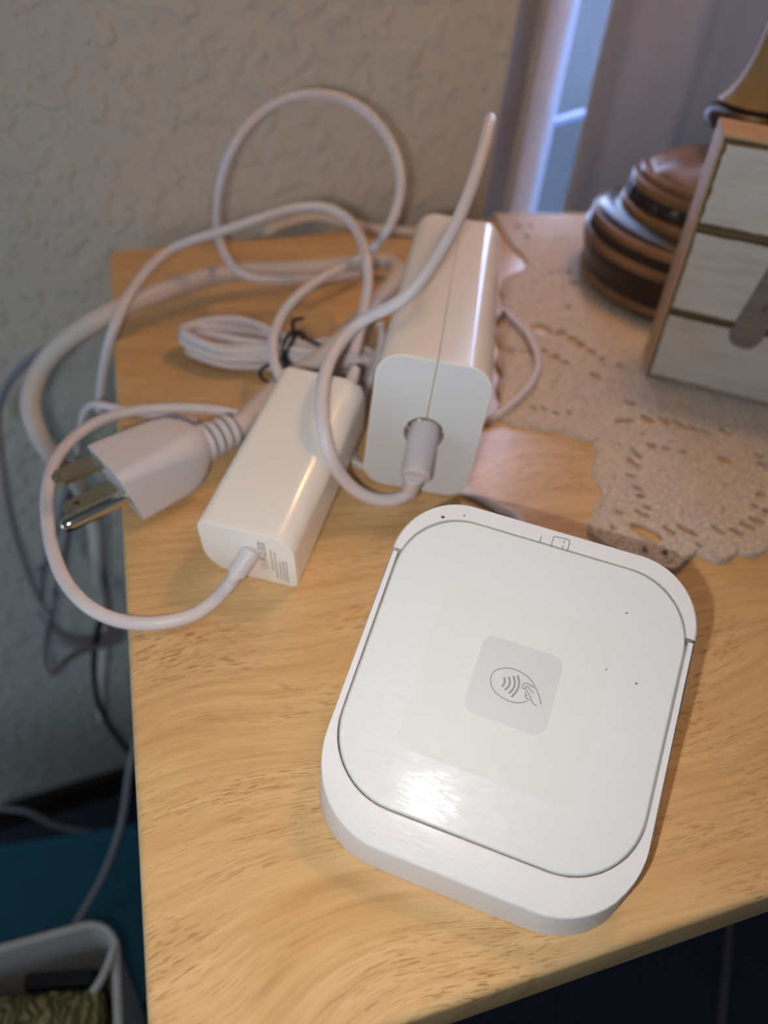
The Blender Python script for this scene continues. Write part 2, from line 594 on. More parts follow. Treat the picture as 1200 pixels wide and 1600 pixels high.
# ------------------------------------------------------------------ table
table = thing('side_table', 'light wooden side table with a glossy grained top under all the white devices', 'table', (0, 0, 0))
def table_top():
    out = []
    c = [(0, 0, 10), (640, 2, 5), (632, 416, 5), (3, 353.5, 5)]
    n = len(c)
    for i in range(n):
        p = Vector(c[i][:2]); a = Vector(c[i - 1][:2]); b = Vector(c[(i + 1) % n][:2]); r = c[i][2]
        u, v = (a - p).normalized(), (b - p).normalized()
        s, e = p + u * r, p + v * r
        for k in range(9):
            t = k / 8
            q = s * (1 - t) ** 2 + p * 2 * t * (1 - t) + e * t * t
            out.append((q.x, q.y))
    loops = []
    for z, d in ((-17, 2.2), (-16.2, 0.8), (-14.5, 0), (-2.0, 0), (-1.0, 0.3), (-0.3, 1.0), (0, 2.0)):
        loops.append([(x, y, z) for x, y in (offset2d(out, d) if d else out)])
    v, f = loft(loops)
    return mesh('table_top', v, f, M['wood'], table, 50)
table_top()
for x, y in ((42, 40), (598, 42), (592, 368), (42, 318)):
    v, f = loft([[(x - s, y - s, z), (x + s, y - s, z), (x + s, y + s, z), (x - s, y + s, z)] for z, s in ((Z_FLOOR, 11), (-60, 17), (-17, 17))])
    bevelled('leg', (v, f), M['wood'], table, 1.5, 2)
for a, b in (((42, 318), (592, 368)), ((42, 318), (42, 40)), ((598, 42), (592, 368))):
    d = (Vector(b) - Vector(a)).normalized(); nn = Vector((-d.y, d.x))
    q = [Vector(a) + d * 15 + nn * 7, Vector(b) - d * 15 + nn * 7, Vector(b) - d * 15 - nn * 7, Vector(a) + d * 15 - nn * 7]
    mesh('apron', [(p.x, p.y, z) for z in (-62, -17) for p in q], [(0, 1, 2, 3), (4, 7, 6, 5), (0, 4, 5, 1), (1, 5, 6, 2), (2, 6, 7, 3), (3, 7, 4, 0)], M['wood'], table, 0)

# ------------------------------------------------------------------ doily
def doily():
    cu = bpy.data.curves.new('doily_outline', 'CURVE')
    cu.dimensions = '2D'
    cu.fill_mode = 'BOTH'
    cu.extrude = 0.5 * S
    cu.bevel_depth = 0.25 * S
    cu.bevel_resolution = 1
    out = [Vector((x, y, 0)) for x, y in [(227.4,379.7),(259.4,375.9),(292.6,370.8),(351.9,367.7),(376.7,322.4),(364.4,247.8),(313.2,174.1),(255.1,121.6),(224.7,99.4),(211.4,94),(205.4,94.7),(202.8,93.1),(198,90.9),(194.1,90.5),(191.1,91.8),(190.3,93.8),(188.1,91.9),(183.6,90.5),(180.2,91.3),(177.3,93.4),(176.5,96.8),(174.1,94.4),(169.8,93.1),(166.1,90.5),(163,90.1),(161,91.3),(158.1,94.5),(153.5,98.5),(149.1,102.9),(146.7,107),(145.5,110.9),(147.5,114.9),(150.6,118),(152.9,119.4),(153.9,122.5),(156.3,125.4),(160.4,126.5),(160.4,130),(162.2,133.2),(162.1,136.8),(163.4,140.9),(166.5,145.6),(169.9,148.8),(171.1,152.5),(172.5,157.9),(169.7,159.3),(166.7,161.5),(164.6,164.4),(162.3,165.7),(158.7,166.8),(155.1,168.3),(153.2,171.3),(149.2,171.6),(146.2,173.9),(143.6,176.1),(143.3,179.6),(144.9,184.6),(148.7,189.4),(149.1,195.5),(152.5,202.1),(157.2,207.3),(157.1,214.1),(160.7,221.5),(165.7,227.3),(166.4,234.6),(170.3,242.8),(175.7,249.3),(177.2,257.3),(181.9,266.4),(186.7,272.5),(188.2,280.7),(193.1,289.4),(199.4,295.4),(207.3,299),(215,307.4),(219,317.6),(218.6,328.7),(219.4,341),(221.8,355.6)]]
    ring = [p.to_2d() for p in smooth_path(out + [out[0]], 2.0)[:-1]]
    def spline(pts):
        sp = cu.splines.new('POLY')
        sp.points.add(len(pts) - 1)
        for q, p in zip(sp.points, pts):
            q.co = (p[0] * S, p[1] * S, 0, 1)
        sp.use_cyclic_u = True
    spline(ring)
    def oval(cx, cy, a, b, th, n=12):
        out = []
        for k in range(n):
            u = 2 * math.pi * k / n
            x, y = a * math.cos(u), b * math.sin(u)
            out.append(Vector((cx + x * math.cos(th) - y * math.sin(th), cy + x * math.sin(th) + y * math.cos(th))))
        return out
    done, placed = [], []
    for cx, cy, a, b, th in [(191.27,239.89,5.31,2.35,-1.17),(198.57,234.82,3.53,1.17,0.84),(201.08,228.8,4.37,1.39,0.88),(202.78,223.33,5.48,1.3,0.92),(204.43,217.08,3.89,1.22,-1.81),(206.21,210.66,2.16,0.98,-1.68),(209.06,208.28,1.88,0.75,-1.79),(211.9,204.56,1.85,0.9,-1.72),(168.24,224.64,2.64,1.1,0.82),(172.82,223.06,2.38,0.96,0.77),(177.92,222.22,2.5,0.96,0.72),(183.33,221.62,2.79,1.12,0.75),(185.74,215.98,2.59,1.18,0.65),(188.06,210.98,2.21,0.88,0.64),(196.1,198.87,2.89,1.08,-1.48),(201.08,165.06,2.85,1.16,-1.86),(207.34,163.22,3.05,0.96,-1.72),(212.56,160.25,2.81,0.83,-1.7),(216.57,156.21,2.56,0.9,-1.72),(220.27,152.9,1.27,0.69,-1.68),(228.65,152.16,1.7,1.12,-1.76),(200.33,177.26,2.3,0.9,-1.11),(191.23,166.24,4.45,0.67,-0.09),(193.28,148.97,1.91,0.97,0.48),(197.76,146.67,1.74,0.85,0.41),(203.27,143.37,1.29,0.85,-1.34),(216.48,135.8,2.38,1.33,-1.01),(184.36,146.15,3.36,0.44,-1.56),(180.07,141.37,3.17,0.56,-1.44),(175.41,134.98,2.17,0.49,-0.63),(173.63,128.15,1.81,0.51,-0.94),(172.51,124.19,1.66,0.59,-0.52),(171.41,118.47,1.42,0.52,-0.97),(168.12,115.88,3.83,0.86,-0.94),(164.28,107.32,5.44,1.68,-0.91),(172.65,106.41,2.19,0.57,-1.35),(178.89,105.05,3.53,0.86,-0.93),(189.79,103.15,2.36,0.59,-1.12),(195.54,100.78,2.33,0.77,-0.85),(201.33,102.55,2.51,0.79,-1.06),(206.34,104.05,2.42,0.74,-0.62),(213.64,107.3,2.02,0.75,0.21),(217.02,115.38,2.24,0.64,0.28),(154.67,111.57,0.61,0.55,-1.06),(159.27,99.79,0.62,0.65,-0.7),(164.92,97.35,0.5,0.55,-0.94),(178.72,97.7,0.63,0.57,0.02),(160.47,118.32,0.78,0.57,0.45),(233.41,358.25,2,1.03,-1.39),(241.22,357,1.6,1.03,-1.22),(232.06,343.78,2.32,1,-1.51),(223.93,297.25,1.17,0.91,-1.58),(228.59,297.06,1.64,0.92,-1.37),(234.33,295.55,1.78,0.92,-1.18),(231.31,283.33,2.63,1.17,-1.53),(214.87,259.02,1.79,1.09,-0.98),(158.49,181.25,1.5,0.49,-1.27),(162.71,180.02,1.2,0.46,-1.01),(171.42,175.26,1.18,0.49,-1.02),(165.75,175.87,1.02,0.39,-1.21),(231.82,135.71,1.64,0.62,-0.7),(229.6,130.62,1.62,0.61,-0.69)]:
        a, b = a + 0.7, b * 1.7 + 0.8
        for _ in range(12):                              # shrink until it clears the edge and its neighbours
            pts = oval(cx, cy, a, b, th)
            clear = min(min((p - q).length for q in ring) for p in pts) > 1.3
            for other in done:
                if clear and min(min((p - q).length for q in other) for p in pts) < 0.7:
                    clear = False
            if clear:
                break
            a, b = a * 0.86, b * 0.86
        if not clear:
            continue
        done.append(pts)
        placed.append((cx, cy, max(a, b) + 0.9))
        spline(pts)
    # fans of small openings between the crochet rows
    random.seed(21)
    for cx, cy, rows, a0, a1 in ((193.0, 122.0, (9, 14, 19, 24, 29, 35), 0, 360), (232.0, 205.0, (20, 26, 32, 38, 44, 50), 95, 235), (165.0, 190.0, (8, 12, 16, 20), 0, 360), (225.0, 320.0, (14, 22, 30, 38), 120, 300)):
        for r in rows:
            n = int(r * math.radians(a1 - a0) / 3.1)
            for k in range(n):
                a = math.radians(a0 + (a1 - a0) * k / n) + random.uniform(-0.02, 0.02)
                x, y = cx + r * math.cos(a), cy + r * math.sin(a)
                if any((x - p) ** 2 + (y - q) ** 2 < (s + 1.5) ** 2 for p, q, s in placed) or random.random() < 0.25:
                    continue
                q2 = Vector((x, y))
                inside, dmin = False, 1e9
                for m in range(len(ring)):
                    p1, p2 = ring[m - 1], ring[m]
                    if (p1.y > y) != (p2.y > y) and x < (p2.x - p1.x) * (y - p1.y) / (p2.y - p1.y) + p1.x:
                        inside = not inside
                    dmin = min(dmin, (q2 - p2).length)
                if not inside or dmin < 7.5:
                    continue
                placed.append((x, y, 1.3))
                e, w = random.uniform(0.8, 1.15), random.uniform(0.55, 0.75)
                spline([(x + e * math.cos(u) * math.cos(a) - w * math.sin(u) * math.sin(a), y + e * math.cos(u) * math.sin(a) + w * math.sin(u) * math.cos(a)) for u in (2 * math.pi * i / 8 for i in range(8))])
    tmp = bpy.data.objects.new('doily_outline', cu)
    COL.objects.link(tmp)
    bpy.context.view_layer.update()
    dg = bpy.context.evaluated_depsgraph_get()
    me = bpy.data.meshes.new_from_object(tmp.evaluated_get(dg))
    bpy.data.objects.remove(tmp)
    me.materials.clear()
    me.materials.append(M['cloth'])
    root = thing('crochet_doily', 'cream crocheted doily with scalloped edge under the lamp and plaque', 'doily', (0, 0, 0))
    o = bpy.data.objects.new('lace_cloth', me)
    link(o, root)
    o.location = (0, 0, 0.95 * S)
    # the row of stitches along the scalloped edge, and a second row inside it
    def bead(c, r, h, ang):
        V, F = [], []
        for j, (q, z) in enumerate(((1.0, 0.0), (0.85, 0.6), (0.45, 0.95))):
            for k in range(7):
                a = 2 * math.pi * k / 7
                x, y = r * 1.25 * q * math.cos(a), r * 0.85 * q * math.sin(a)
                V.append((c[0] + x * math.cos(ang) - y * math.sin(ang), c[1] + x * math.sin(ang) + y * math.cos(ang), h * z))
        for j in range(2):
            for k in range(7):
                F.append((j * 7 + k, j * 7 + (k + 1) % 7, (j + 1) * 7 + (k + 1) % 7, (j + 1) * 7 + k))
        F += [tuple(range(6, -1, -1)), tuple(14 + k for k in range(7))]
        return V, F
    orient = sum(ring[i].x * ring[(i + 1) % len(ring)].y - ring[(i + 1) % len(ring)].x * ring[i].y for i in range(len(ring)))
    lp = [tuple(p) for p in ring]
    if orient < 0:
        lp.reverse()
    beads = []
    for d, r, h in ((0.3, 1.25, 2.4), (2.9, 0.85, 2.1), (5.0, 0.8, 2.05)):
        off = offset2d(lp, d)
        for i, p in enumerate(off):
            q = off[(i + 1) % len(off)]
            if p[0] > 255 or p[1] > 330:
                continue
            beads.append(bead(p, r, h, math.atan2(q[1] - p[1], q[0] - p[0]) + (0.9 if d > 1 else 0)))
    # rows of crochet stitches worked in rings round the centres of the motifs
    centres = [(193.0, 122.0), (232.0, 205.0), (165.0, 190.0), (225.0, 320.0), (185.0, 262.0)]
    for ci, (cx, cy) in enumerate(centres):
        r = 2.4
        while r < 78:
            n = max(6, int(2 * math.pi * r / 2.3))
            for k in range(n):
                a = 2 * math.pi * (k + 0.5 * (int(r / 2.4) % 2)) / n
                x, y = cx + r * math.cos(a) + random.uniform(-0.15, 0.15), cy + r * math.sin(a) + random.uniform(-0.15, 0.15)
                if x > 272 or y > 340 or x < 120 or y < 75:
                    continue
                if any((x - p) ** 2 + (y - q) ** 2 < r * r * 0.98 for j, (p, q) in enumerate(centres) if j != ci):
                    continue
                if any((x - p) ** 2 + (y - q) ** 2 < (s + 0.4) ** 2 for p, q, s in placed):
                    continue
                inside, dmin = False, 1e9
                for m in range(len(ring)):
                    p1, p2 = ring[m - 1], ring[m]
                    if (p1.y > y) != (p2.y > y) and x < (p2.x - p1.x) * (y - p1.y) / (p2.y - p1.y) + p1.x:
                        inside = not inside
                    d2 = (x - p2.x) ** 2 + (y - p2.y) ** 2
                    dmin = d2 if d2 < dmin else dmin
                if inside and dmin > 42:
                    beads.append(bead((x, y), 0.95, 2.1, a + random.uniform(-0.2, 0.2)))
            r += 2.4
    v, f = joined(beads)
    e = mesh('crochet_stitches', v, f, M['cloth'], root, 60)
    e['kind'] = 'stuff'
doily()

# ------------------------------------------------------------------ dock and card reader (built in the plane of the reader's face)
DC = Vector((82.52, 47.28, 29.18))
YAW, TILT = -0.64248, 0.51585
EX = Vector((math.cos(YAW), math.sin(YAW), 0))
EY = Vector((-math.sin(YAW) * math.cos(TILT), math.cos(YAW) * math.cos(TILT), math.sin(TILT)))
EZ = EX.cross(EY)
FACE = Matrix((EX, EY, EZ)).transposed()
DOWN = FACE.inverted() @ Vector((0, 0, -1))            # straight down, in the face's own axes
def to_floor(u, v, w, zw=0.0):
    """drop a face point straight down to the table"""
    p = DC + FACE @ Vector((u, v, w))
    q = Vector((u, v, w)) + DOWN * (p.z - zw)
    return (q.x, q.y, q.z)
rot_face = FACE.to_euler()

OUT = dict(x0=-34.9, y0=-41.2, x1=34.8, y1=36.9)
SEAM = 20.6
def u_paths(n=12):
    """outer and inner edge of the U-shaped rim, left end round the front to the right end, matched point for point"""
    o, i = [], []
    ro, ri = 18.5, 16.2
    def arc(cx, cy, r, a0, a1):
        return [(cx + r * math.cos(math.radians(a0 + (a1 - a0) * k / n)), cy + r * math.sin(math.radians(a0 + (a1 - a0) * k / n))) for k in range(n + 1)]
    o.append((OUT['x0'], SEAM)); i.append((-33.3, SEAM))
    o += arc(OUT['x0'] + ro, OUT['y0'] + ro, ro, 180, 270)
    i += arc(-33.3 + ri, -33.3 + ri, ri, 180, 270)
    o += arc(OUT['x1'] - ro, OUT['y0'] + ro, ro, 270, 360)
    i += arc(33.3 - ri, -33.3 + ri, ri, 270, 360)
    o.append((OUT['x1'], SEAM)); i.append((33.3, SEAM))
    return o, i

dock = thing('reader_dock', 'white sloping charging dock under the card reader at the table front', 'dock', DC, rot_face)
def dock_rim():
    o, i = u_paths()
    n = len(o)
    b = 0.45
    def toward(p, q, d):
        v = Vector(q) - Vector(p)
        v = v.normalized() * d
        return (p[0] + v.x, p[1] + v.y)
    V = []
    ring = []
    for k in range(n):
        P, Q = o[k], i[k]
        P1, Q1 = toward(P, Q, b), toward(Q, P, 0.25)
        col = [to_floor(P[0], P[1], 0, 0.2), (P[0] + DOWN.x * b, P[1] + DOWN.y * b, DOWN.z * b), (P1[0], P1[1], 0), (Q1[0], Q1[1], 0), (Q[0], Q[1], -0.25), to_floor(Q[0], Q[1], -9.4, 0.2)]
        ring.append([len(V) + j for j in range(6)])
        V += col
    F = []
    for k in range(n - 1):
        for j in range(5):
            F.append((ring[k][j], ring[k + 1][j], ring[k + 1][j + 1], ring[k][j + 1]))
        F.append((ring[k][5], ring[k + 1][5], ring[k + 1][0], ring[k][0]))
    F += [tuple(ring[0]), tuple(reversed(ring[-1]))]
    mesh('rim', V, F, M['dock_gloss'], dock, 40)
dock_rim()
def dock_base():
    lo = rrect(-33.2, -33.2, 33.2, 35.6, (16, 13, 13, 16))
    top = [(x, y, -9.6) for x, y in lo]
    low = [to_floor(x, y - 0.0, -9.6, 0.2) for x, y in lo]
    v, f = loft([low, top])
    mesh('base', v, f, M['dock'], dock, 40)
dock_base()

reader = thing('card_reader', 'square white contactless card reader with hand and wave symbol on its face', 'card reader', DC, rot_face)
def slab_loop(loop, w0, w1, bev, m, name, parent):
    loops = [[(x, y, w0) for x, y in loop], [(x, y, w1 - bev) for x, y in loop]]
    for k in (0.35, 0.7, 1.0):
        a = k * math.pi / 2
        loops.append([(x, y, w1 - bev + bev * math.sin(a)) for x, y in offset2d(loop, bev * (1 - math.cos(a)))])
    v, f = loft(loops)
    return mesh(name, v, f, m, parent, 50)
slab_loop(rrect(-32.9, -33.0, 32.95, 32.7, (16, 15, 15, 16), 14), -9.2, 0.12, 0.5, M['plate'], 'face_plate', reader)
slab_loop(rrect(-33.22, -33.24, 33.24, 32.95, (16.2, 15.2, 15.2, 16.2), 14), -9.3, -0.75, 0.2, M['gap'], 'seam_strip', reader)
def reader_bezel():
    n = 12
    def arc(cx, cy, r, a0, a1):
        return [(cx + r * math.cos(math.radians(a0 + (a1 - a0) * k / n)), cy + r * math.sin(math.radians(a0 + (a1 - a0) * k / n))) for k in range(n + 1)]
    y0, ro, ri = SEAM + 0.8, 15.2, 14.6
    so = math.degrees(math.asin((y0 - (OUT['y1'] - ro)) / ro))
    si = math.degrees(math.asin((y0 - (32.9 - ri)) / ri))
    o = arc(OUT['x1'] - ro, OUT['y1'] - ro, ro, so, 90) + arc(OUT['x0'] + ro, OUT['y1'] - ro, ro, 90, 180 - so)
    i = arc(33.05 - ri, 32.9 - ri, ri, si, 90) + arc(-33.05 + ri, 32.9 - ri, ri, 90, 180 - si)
    V, R = [], []
    for k, (P, Q) in enumerate(zip(o, i)):
        e = 0.0 if k in (0, len(o) - 1) else 1.0        # the two cut ends stay square
        d = (Vector(Q) - Vector(P)).normalized() * 0.5
        R.append([len(V) + j for j in range(6)])
        V += [(P[0] + DOWN.x * 10 * e, P[1] + DOWN.y * 10 * e, DOWN.z * 10), (P[0], P[1] + DOWN.y * 0.45 * e, DOWN.z * 0.45), (P[0] + d.x * 0.9, P[1] + d.y * 0.9, 0.0), (Q[0] - d.x * 0.4, Q[1] - d.y * 0.4, 0.0), (Q[0], Q[1], -0.25), (Q[0], Q[1], -9.2)]
    F = []
    for k in range(len(R) - 1):
        for j in range(6):
            F.append((R[k][j], R[k + 1][j], R[k + 1][(j + 1) % 6], R[k][(j + 1) % 6]))
    F += [tuple(R[0]), tuple(reversed(R[-1]))]
    tag(mesh('bezel', V, F, M['dock'], reader, 40), 'white end bezel printed with a card symbol')
reader_bezel()
def chip(loop, w0, w1, m, name, parent):
    v, f = loft([[(x, y, w0) for x, y in loop], [(x, y, w1) for x, y in loop]])
    return mesh(name, v, f, m, parent, 0)
tag(chip(rrect(-20, -20.6, 18.9, 18.0, 2.6, 6), 0.0, 0.150, M['film'], 'film', reader), 'clear square film on the face')
tile = tag(chip(rrect(-8.5, -8.9, 9.5, 8.6, 2.6, 6), 0.0, 0.185, M['tile'], 'symbol_tile', reader), 'pale grey square tile with the contactless symbol')
def stroke(pts, w, z0, z1, smoothed=True):
    P = [(x, y, 0) for x, y in pts]
    P = smooth_path(P, 0.15) if smoothed else [Vector(p) for p in P]
    V, F = [], []
    for k, p in enumerate(P):
        t = (P[min(k + 1, len(P) - 1)] - P[max(k - 1, 0)]).normalized()
        q = Vector((-t.y, t.x, 0)) * (w / 2)
        V += [(p.x + q.x, p.y + q.y, z0), (p.x - q.x, p.y - q.y, z0), (p.x - q.x, p.y - q.y, z1), (p.x + q.x, p.y + q.y, z1)]
    for k in range(len(P) - 1):
        for j in range(4):
            F.append((k * 4 + j, k * 4 + (j + 1) % 4, k * 4 + 4 + (j + 1) % 4, k * 4 + 4 + j))
    F += [(3, 2, 1, 0), tuple((len(P) - 1) * 4 + k for k in range(4))]
    return V, F
sym = [stroke([(4.25,-2.59),(2.83,-3.48),(0.79,-3.87),(-1.46,-3.54),(-3.27,-2.7),(-4.3,-1.33),(-4.54,0.31),(-3.92,1.57),(-2.33,2.55),(-0.27,3),(1.99,2.69),(3.76,1.89),(4.9,0.88)], 0.24, 0.15, 0.21)]
for a in ([(-1.87,0.66),(-1.57,0.07),(-1.44,-0.67),(-1.77,-1.47)], [(-0.96,1.06),(-0.5,0.34),(-0.36,-0.77),(-0.92,-1.93)], [(-0.07,1.52),(0.55,0.48),(0.72,-0.87),(0.05,-2.4)], [(0.77,1.96),(1.49,0.64),(1.57,-1.04),(0.79,-2.92)]):
    sym.append(stroke(a, 0.46, 0.15, 0.212))
for a in ([(4.12,0.61),(3.45,1),(2.79,0.93),(2.43,0.5),(2.42,-0.22),(2.71,-0.5),(3.11,-0.17)], [(7.14,-2.36),(6.47,-1.06),(5.77,-0.06),(5.09,0.63),(4.4,0.7),(4.02,0.73)], [(6.37,-2.87),(5.68,-2.8),(5.04,-2.23),(4.7,-1.67),(3.86,-0.88),(3.08,-0.06),(3.07,0.4),(3.6,0.27),(4.35,-0.24),(5.11,-0.54)], [(3.32,-0.91),(3.38,-1.35),(3.95,-1.62)], [(3.44,-1.55),(3.61,-1.95),(4.23,-2.2),(4.73,-2.21)]):
    sym.append(stroke(a, 0.24, 0.15, 0.215))
v, f = joined(sym)
mesh('contactless_symbol', v, f, M['ink'], tile, 0)
v, f = joined([stroke([(-2.85,34.25),(-2.87,32.45)], 0.28, -0.3, 0.03, False), stroke([(-0.09,31.88),(-0.16,34.62),(0.09,35.11),(3.03,35.31),(3.58,34.92),(3.64,32.44)], 0.26, -0.3, 0.03), stroke([(2.4,34.87),(2.44,34.15)], 0.28, -0.3, 0.03, False), stroke([(2.42,33.66),(2.48,32.87)], 0.28, -0.3, 0.03, False)])
mesh('card_symbol', v, f, M['ink'], reader, 0)
dust = []
for k, (x, y) in enumerate([(-26.02,31.88),(-21.32,33.79),(18.28,9.27),(24.93,8.4),(19.52,22.67)]):
    r = (0.55, 0.3, 0.22, 0.3, 0.26)[k]
    w = 0.0 if k < 2 else 0.14
    dust.append(loft([[(x + r * q * math.cos(a) * (1 + 0.3 * math.sin(3 * a + k)), y + 0.7 * r * q * math.sin(a), w + h) for a in (i * math.pi / 4 for i in range(8))] for q, h in ((1, -0.1), (0.8, 0.1), (0.3, 0.18))]))
v, f = joined(dust)
mesh('dust_specks', v, f, M['speck'], reader, 60)['kind'] = 'stuff'

# ------------------------------------------------------------------ large power adapter
big = thing('power_adapter', 'tall block shaped white power adapter with round jack and centre seam', 'power adapter', (111.47, 136.55, 0.3), (0, 0.0445, -0.4337))
BW, BH, BL_, BR_ = 35.6, 50.2, 116.0, 8.2
XC, JZ, JR = -17.7, 23.2, 6.3
def half_profile(side, notch):
    """outline (x, z) of one half of the body, split down the middle, with a half-round notch for the jack"""
    full = rrect(-BW, 0, 0, BH, (BR_ - 1, BR_, BR_, BR_ - 1), 10)
    g = 0.09
    pts = []
    if side > 0:
        pts = [(x, z) for x, z in full if x > XC + g]
        # full starts at bottom right, runs up the right and over the top
        edge_top, edge_low = (XC + g, BH), (XC + g, 0)
        arc = [(XC + g + JR * math.cos(math.radians(a)), JZ + JR * math.sin(math.radians(a))) for a in range(90, -91, -15)]
        pts = pts + [edge_top] + (arc if notch else [(XC + g, JZ + JR * math.sin(math.radians(a))) for a in range(90, -91, -15)]) + [edge_low]
    else:
        pts = [(x, z) for x, z in full if x < XC - g]
        edge_top, edge_low = (XC - g, BH), (XC - g, 0)
        arc = [(XC - g + JR * math.cos(math.radians(a)), JZ + JR * math.sin(math.radians(a))) for a in range(-90, -271, -15)]
        pts = pts + [edge_low] + (arc if notch else [(XC - g, JZ + JR * math.sin(math.radians(a))) for a in range(-90, -271, -15)]) + [edge_top]
    return pts
for side in (-1, 1):
    A, B = half_profile(side, True), half_profile(side, False)
    V, F = [], []
    loops = [[(x, 0.0, z) for x, z in offset2d(A, 0.45)], [(x, 0.13, z) for x, z in offset2d(A, 0.15)], [(x, 0.45, z) for x, z in A], [(x, 7.0, z) for x, z in A],
             [(x, 7.01, z) for x, z in B], [(x, BL_ - 0.5, z) for x, z in B], [(x, BL_, z) for x, z in offset2d(B, 0.5)]]
    v, f = loft(loops)
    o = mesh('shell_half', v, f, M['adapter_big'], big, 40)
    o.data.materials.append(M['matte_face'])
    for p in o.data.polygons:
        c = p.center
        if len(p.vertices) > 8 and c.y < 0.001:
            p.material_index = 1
v, f = cyl((XC, 6.6, JZ), (XC, 7.6, JZ), JR - 0.2)
mesh('jack_socket', v, f, M['dark_hole'], big, 40)
v, f = cyl((XC, 3.0, JZ), (XC, 7.0, JZ), 2.2)
mesh('jack_pin', v, f, M['nickel'], big, 40)
# plug and lead that run out of it
dcc = thing('adapter_lead', 'white round lead plugged into the tall adapter and arching over its top', 'cable', (0, 0, 0))
BM = Matrix.Translation(Vector((111.47, 136.55, 0.3))) @ Matrix.Rotation(-0.4337, 4, 'Z') @ Matrix.Rotation(0.0445, 4, 'Y')
def on_big(x, y, z):
    return BM @ Vector((x, y, z))
pa, pb, pc, pd = on_big(XC + 0.1, 4.2, JZ + 1.0), on_big(XC - 0.2, -13.4, JZ - 7.0), on_big(XC - 0.5, -13.0, JZ - 6.9), Vector((89.65, 133.52, 9.5))
v, f = cyl(pa, pb, 5.0, 4.7, 28, 0.5)
tag(mesh('plug_barrel', v, f, M['plug'], dcc, 40), 'thick round plug barrel')
v, f = cyl(pa - (pb - pa).normalized() * 1.0, pa + (pb - pa).normalized() * 1.6, 5.15, 5.15)
mesh('metal_collar', v, f, M['nickel'], dcc, 40)
v, f = cyl(pc, pd, 3.1, 2.7, 24, 0.35)
mesh('strain_relief', v, f, M['plug'], dcc, 40)
v, f = tube([(89.7,133.5,9.5),(87.4,132.4,9),(82.9,132.3,8.5),(77.9,132.8,9.5),(72.9,134.1,12),(67.8,135,18),(64,136,26),(62.8,140.8,33),(63.9,148.2,37),(66.9,157.2,40),(71.6,166.3,42),(77.8,173.9,44),(84.2,176.1,48),(89.1,172.2,53),(93.9,168.8,58),(99.1,169.1,63),(105.2,172.4,69),(111,176.1,76),(117.3,182.9,83),(123.4,191.3,90),(129.4,201.7,95),(133.6,210.3,97),(136,215.3,96.8),(139.1,222.3,94.8),(143,230.3,91.2),(145.6,236.3,85.1),(147.4,241.3,76.9),(148.1,245.3,67.4),(146.8,247.3,58.1),(144.6,248.3,50.1)], 2.05)
mesh('lead', v, f, M['cable'], dcc, 60)

# ------------------------------------------------------------------ small adapter
SR = (0.1599, -0.0077, -0.5568)
small = thing('power_adapter', 'smaller low white adapter with fine print on its end beside the three pin plug', 'power adapter', (48.63, 109.42, 0.2))
SM = Matrix.Translation(Vector((48.63, 109.42, 0.2))) @ Matrix.Rotation(SR[2], 4, 'Z') @ Matrix.Rotation(SR[0], 4, 'X') @ Matrix.Rotation(SR[1], 4, 'Y')
small.rotation_euler = SM.to_euler()
SMI = SM.inverted()
SW, SH, SL = 28.4, 22.3, 68.0
def small_profile():
    # soft top corners, the lower left drawn in as the photograph shows
    return rrect(-SW, 0, 0, SH, (2.6, 7.0, 3.6, 9.0), 10)
pr = small_profile()
loops = [[(x, 0.0, z) for x, z in offset2d(pr, 0.5)], [(x, 0.15, z) for x, z in offset2d(pr, 0.14)], [(x, 0.5, z) for x, z in pr], [(x, 1.5, z) for x, z in pr], [(x, 1.55, z) for x, z in offset2d(pr, 0.12)], [(x, 1.75, z) for x, z in offset2d(pr, 0.12)], [(x, 1.8, z) for x, z in pr],
         [(x, SL - 0.6, z) for x, z in pr], [(x, SL, z) for x, z in offset2d(pr, 0.6)]]
v, f = loft(loops)
mesh('shell', v, f, M['adapter'], small, 40)
def small_local(p):
    return SMI @ Vector(p)
e0 = Vector((-12.9, 0.6, 13.4)); e1 = Vector((-15.6, -6.3, 9.6))
v, f = cyl(e0, e1, 2.9, 2.7, 24, 0.35)
mesh('strain_relief', v, f, M['plug'], small, 40)
ringp = [e0 + (e1 - e0) * 0.75, e1] + [small_local(p) for p in [(32.3,115.7,5),(29.8,112.5,4.2),(25.7,108.9,3),(20,105.4,2.2),(13.9,104.1,2.2),(7.3,104.5,2.2),(1.6,105.9,2.5),(-3.9,109,3),(-9.3,114.2,4),(-14.1,123.2,5),(-16.9,133.8,6.5),(-18.4,146.6,7.5),(-18.6,159.4,8),(-17.2,172.5,7.5),(-13.9,183.4,6),(-8.6,192.3,5.2),(-2.2,197,5.6),(5.4,199.7,5.8),(14.2,200.5,5.8),(24.2,200.1,5.4),(34.2,199.2,4.2),(43.1,196.8,3),(50.5,192.2,2.4)]][1:]
v, f = tube(ringp, 1.95)
tag(mesh('lead', v, f, M['cable'], small, 60), 'white lead curling in an open ring past the table edge')
v, f = joined([box(-10.5, SL - 0.4, 11.0, -1.8, SL + 3.2, 17.5)])
bevelled('rear_plug', (v, f), M['plug'], small, 0.7, 2)
v, f = cyl((-6.6, SL + 2.6, 14.6), (-6.9, SL + 12, 16.2), 2.5, 1.9, 20, 0.3)
mesh('rear_relief', v, f, M['plug'], small, 40)
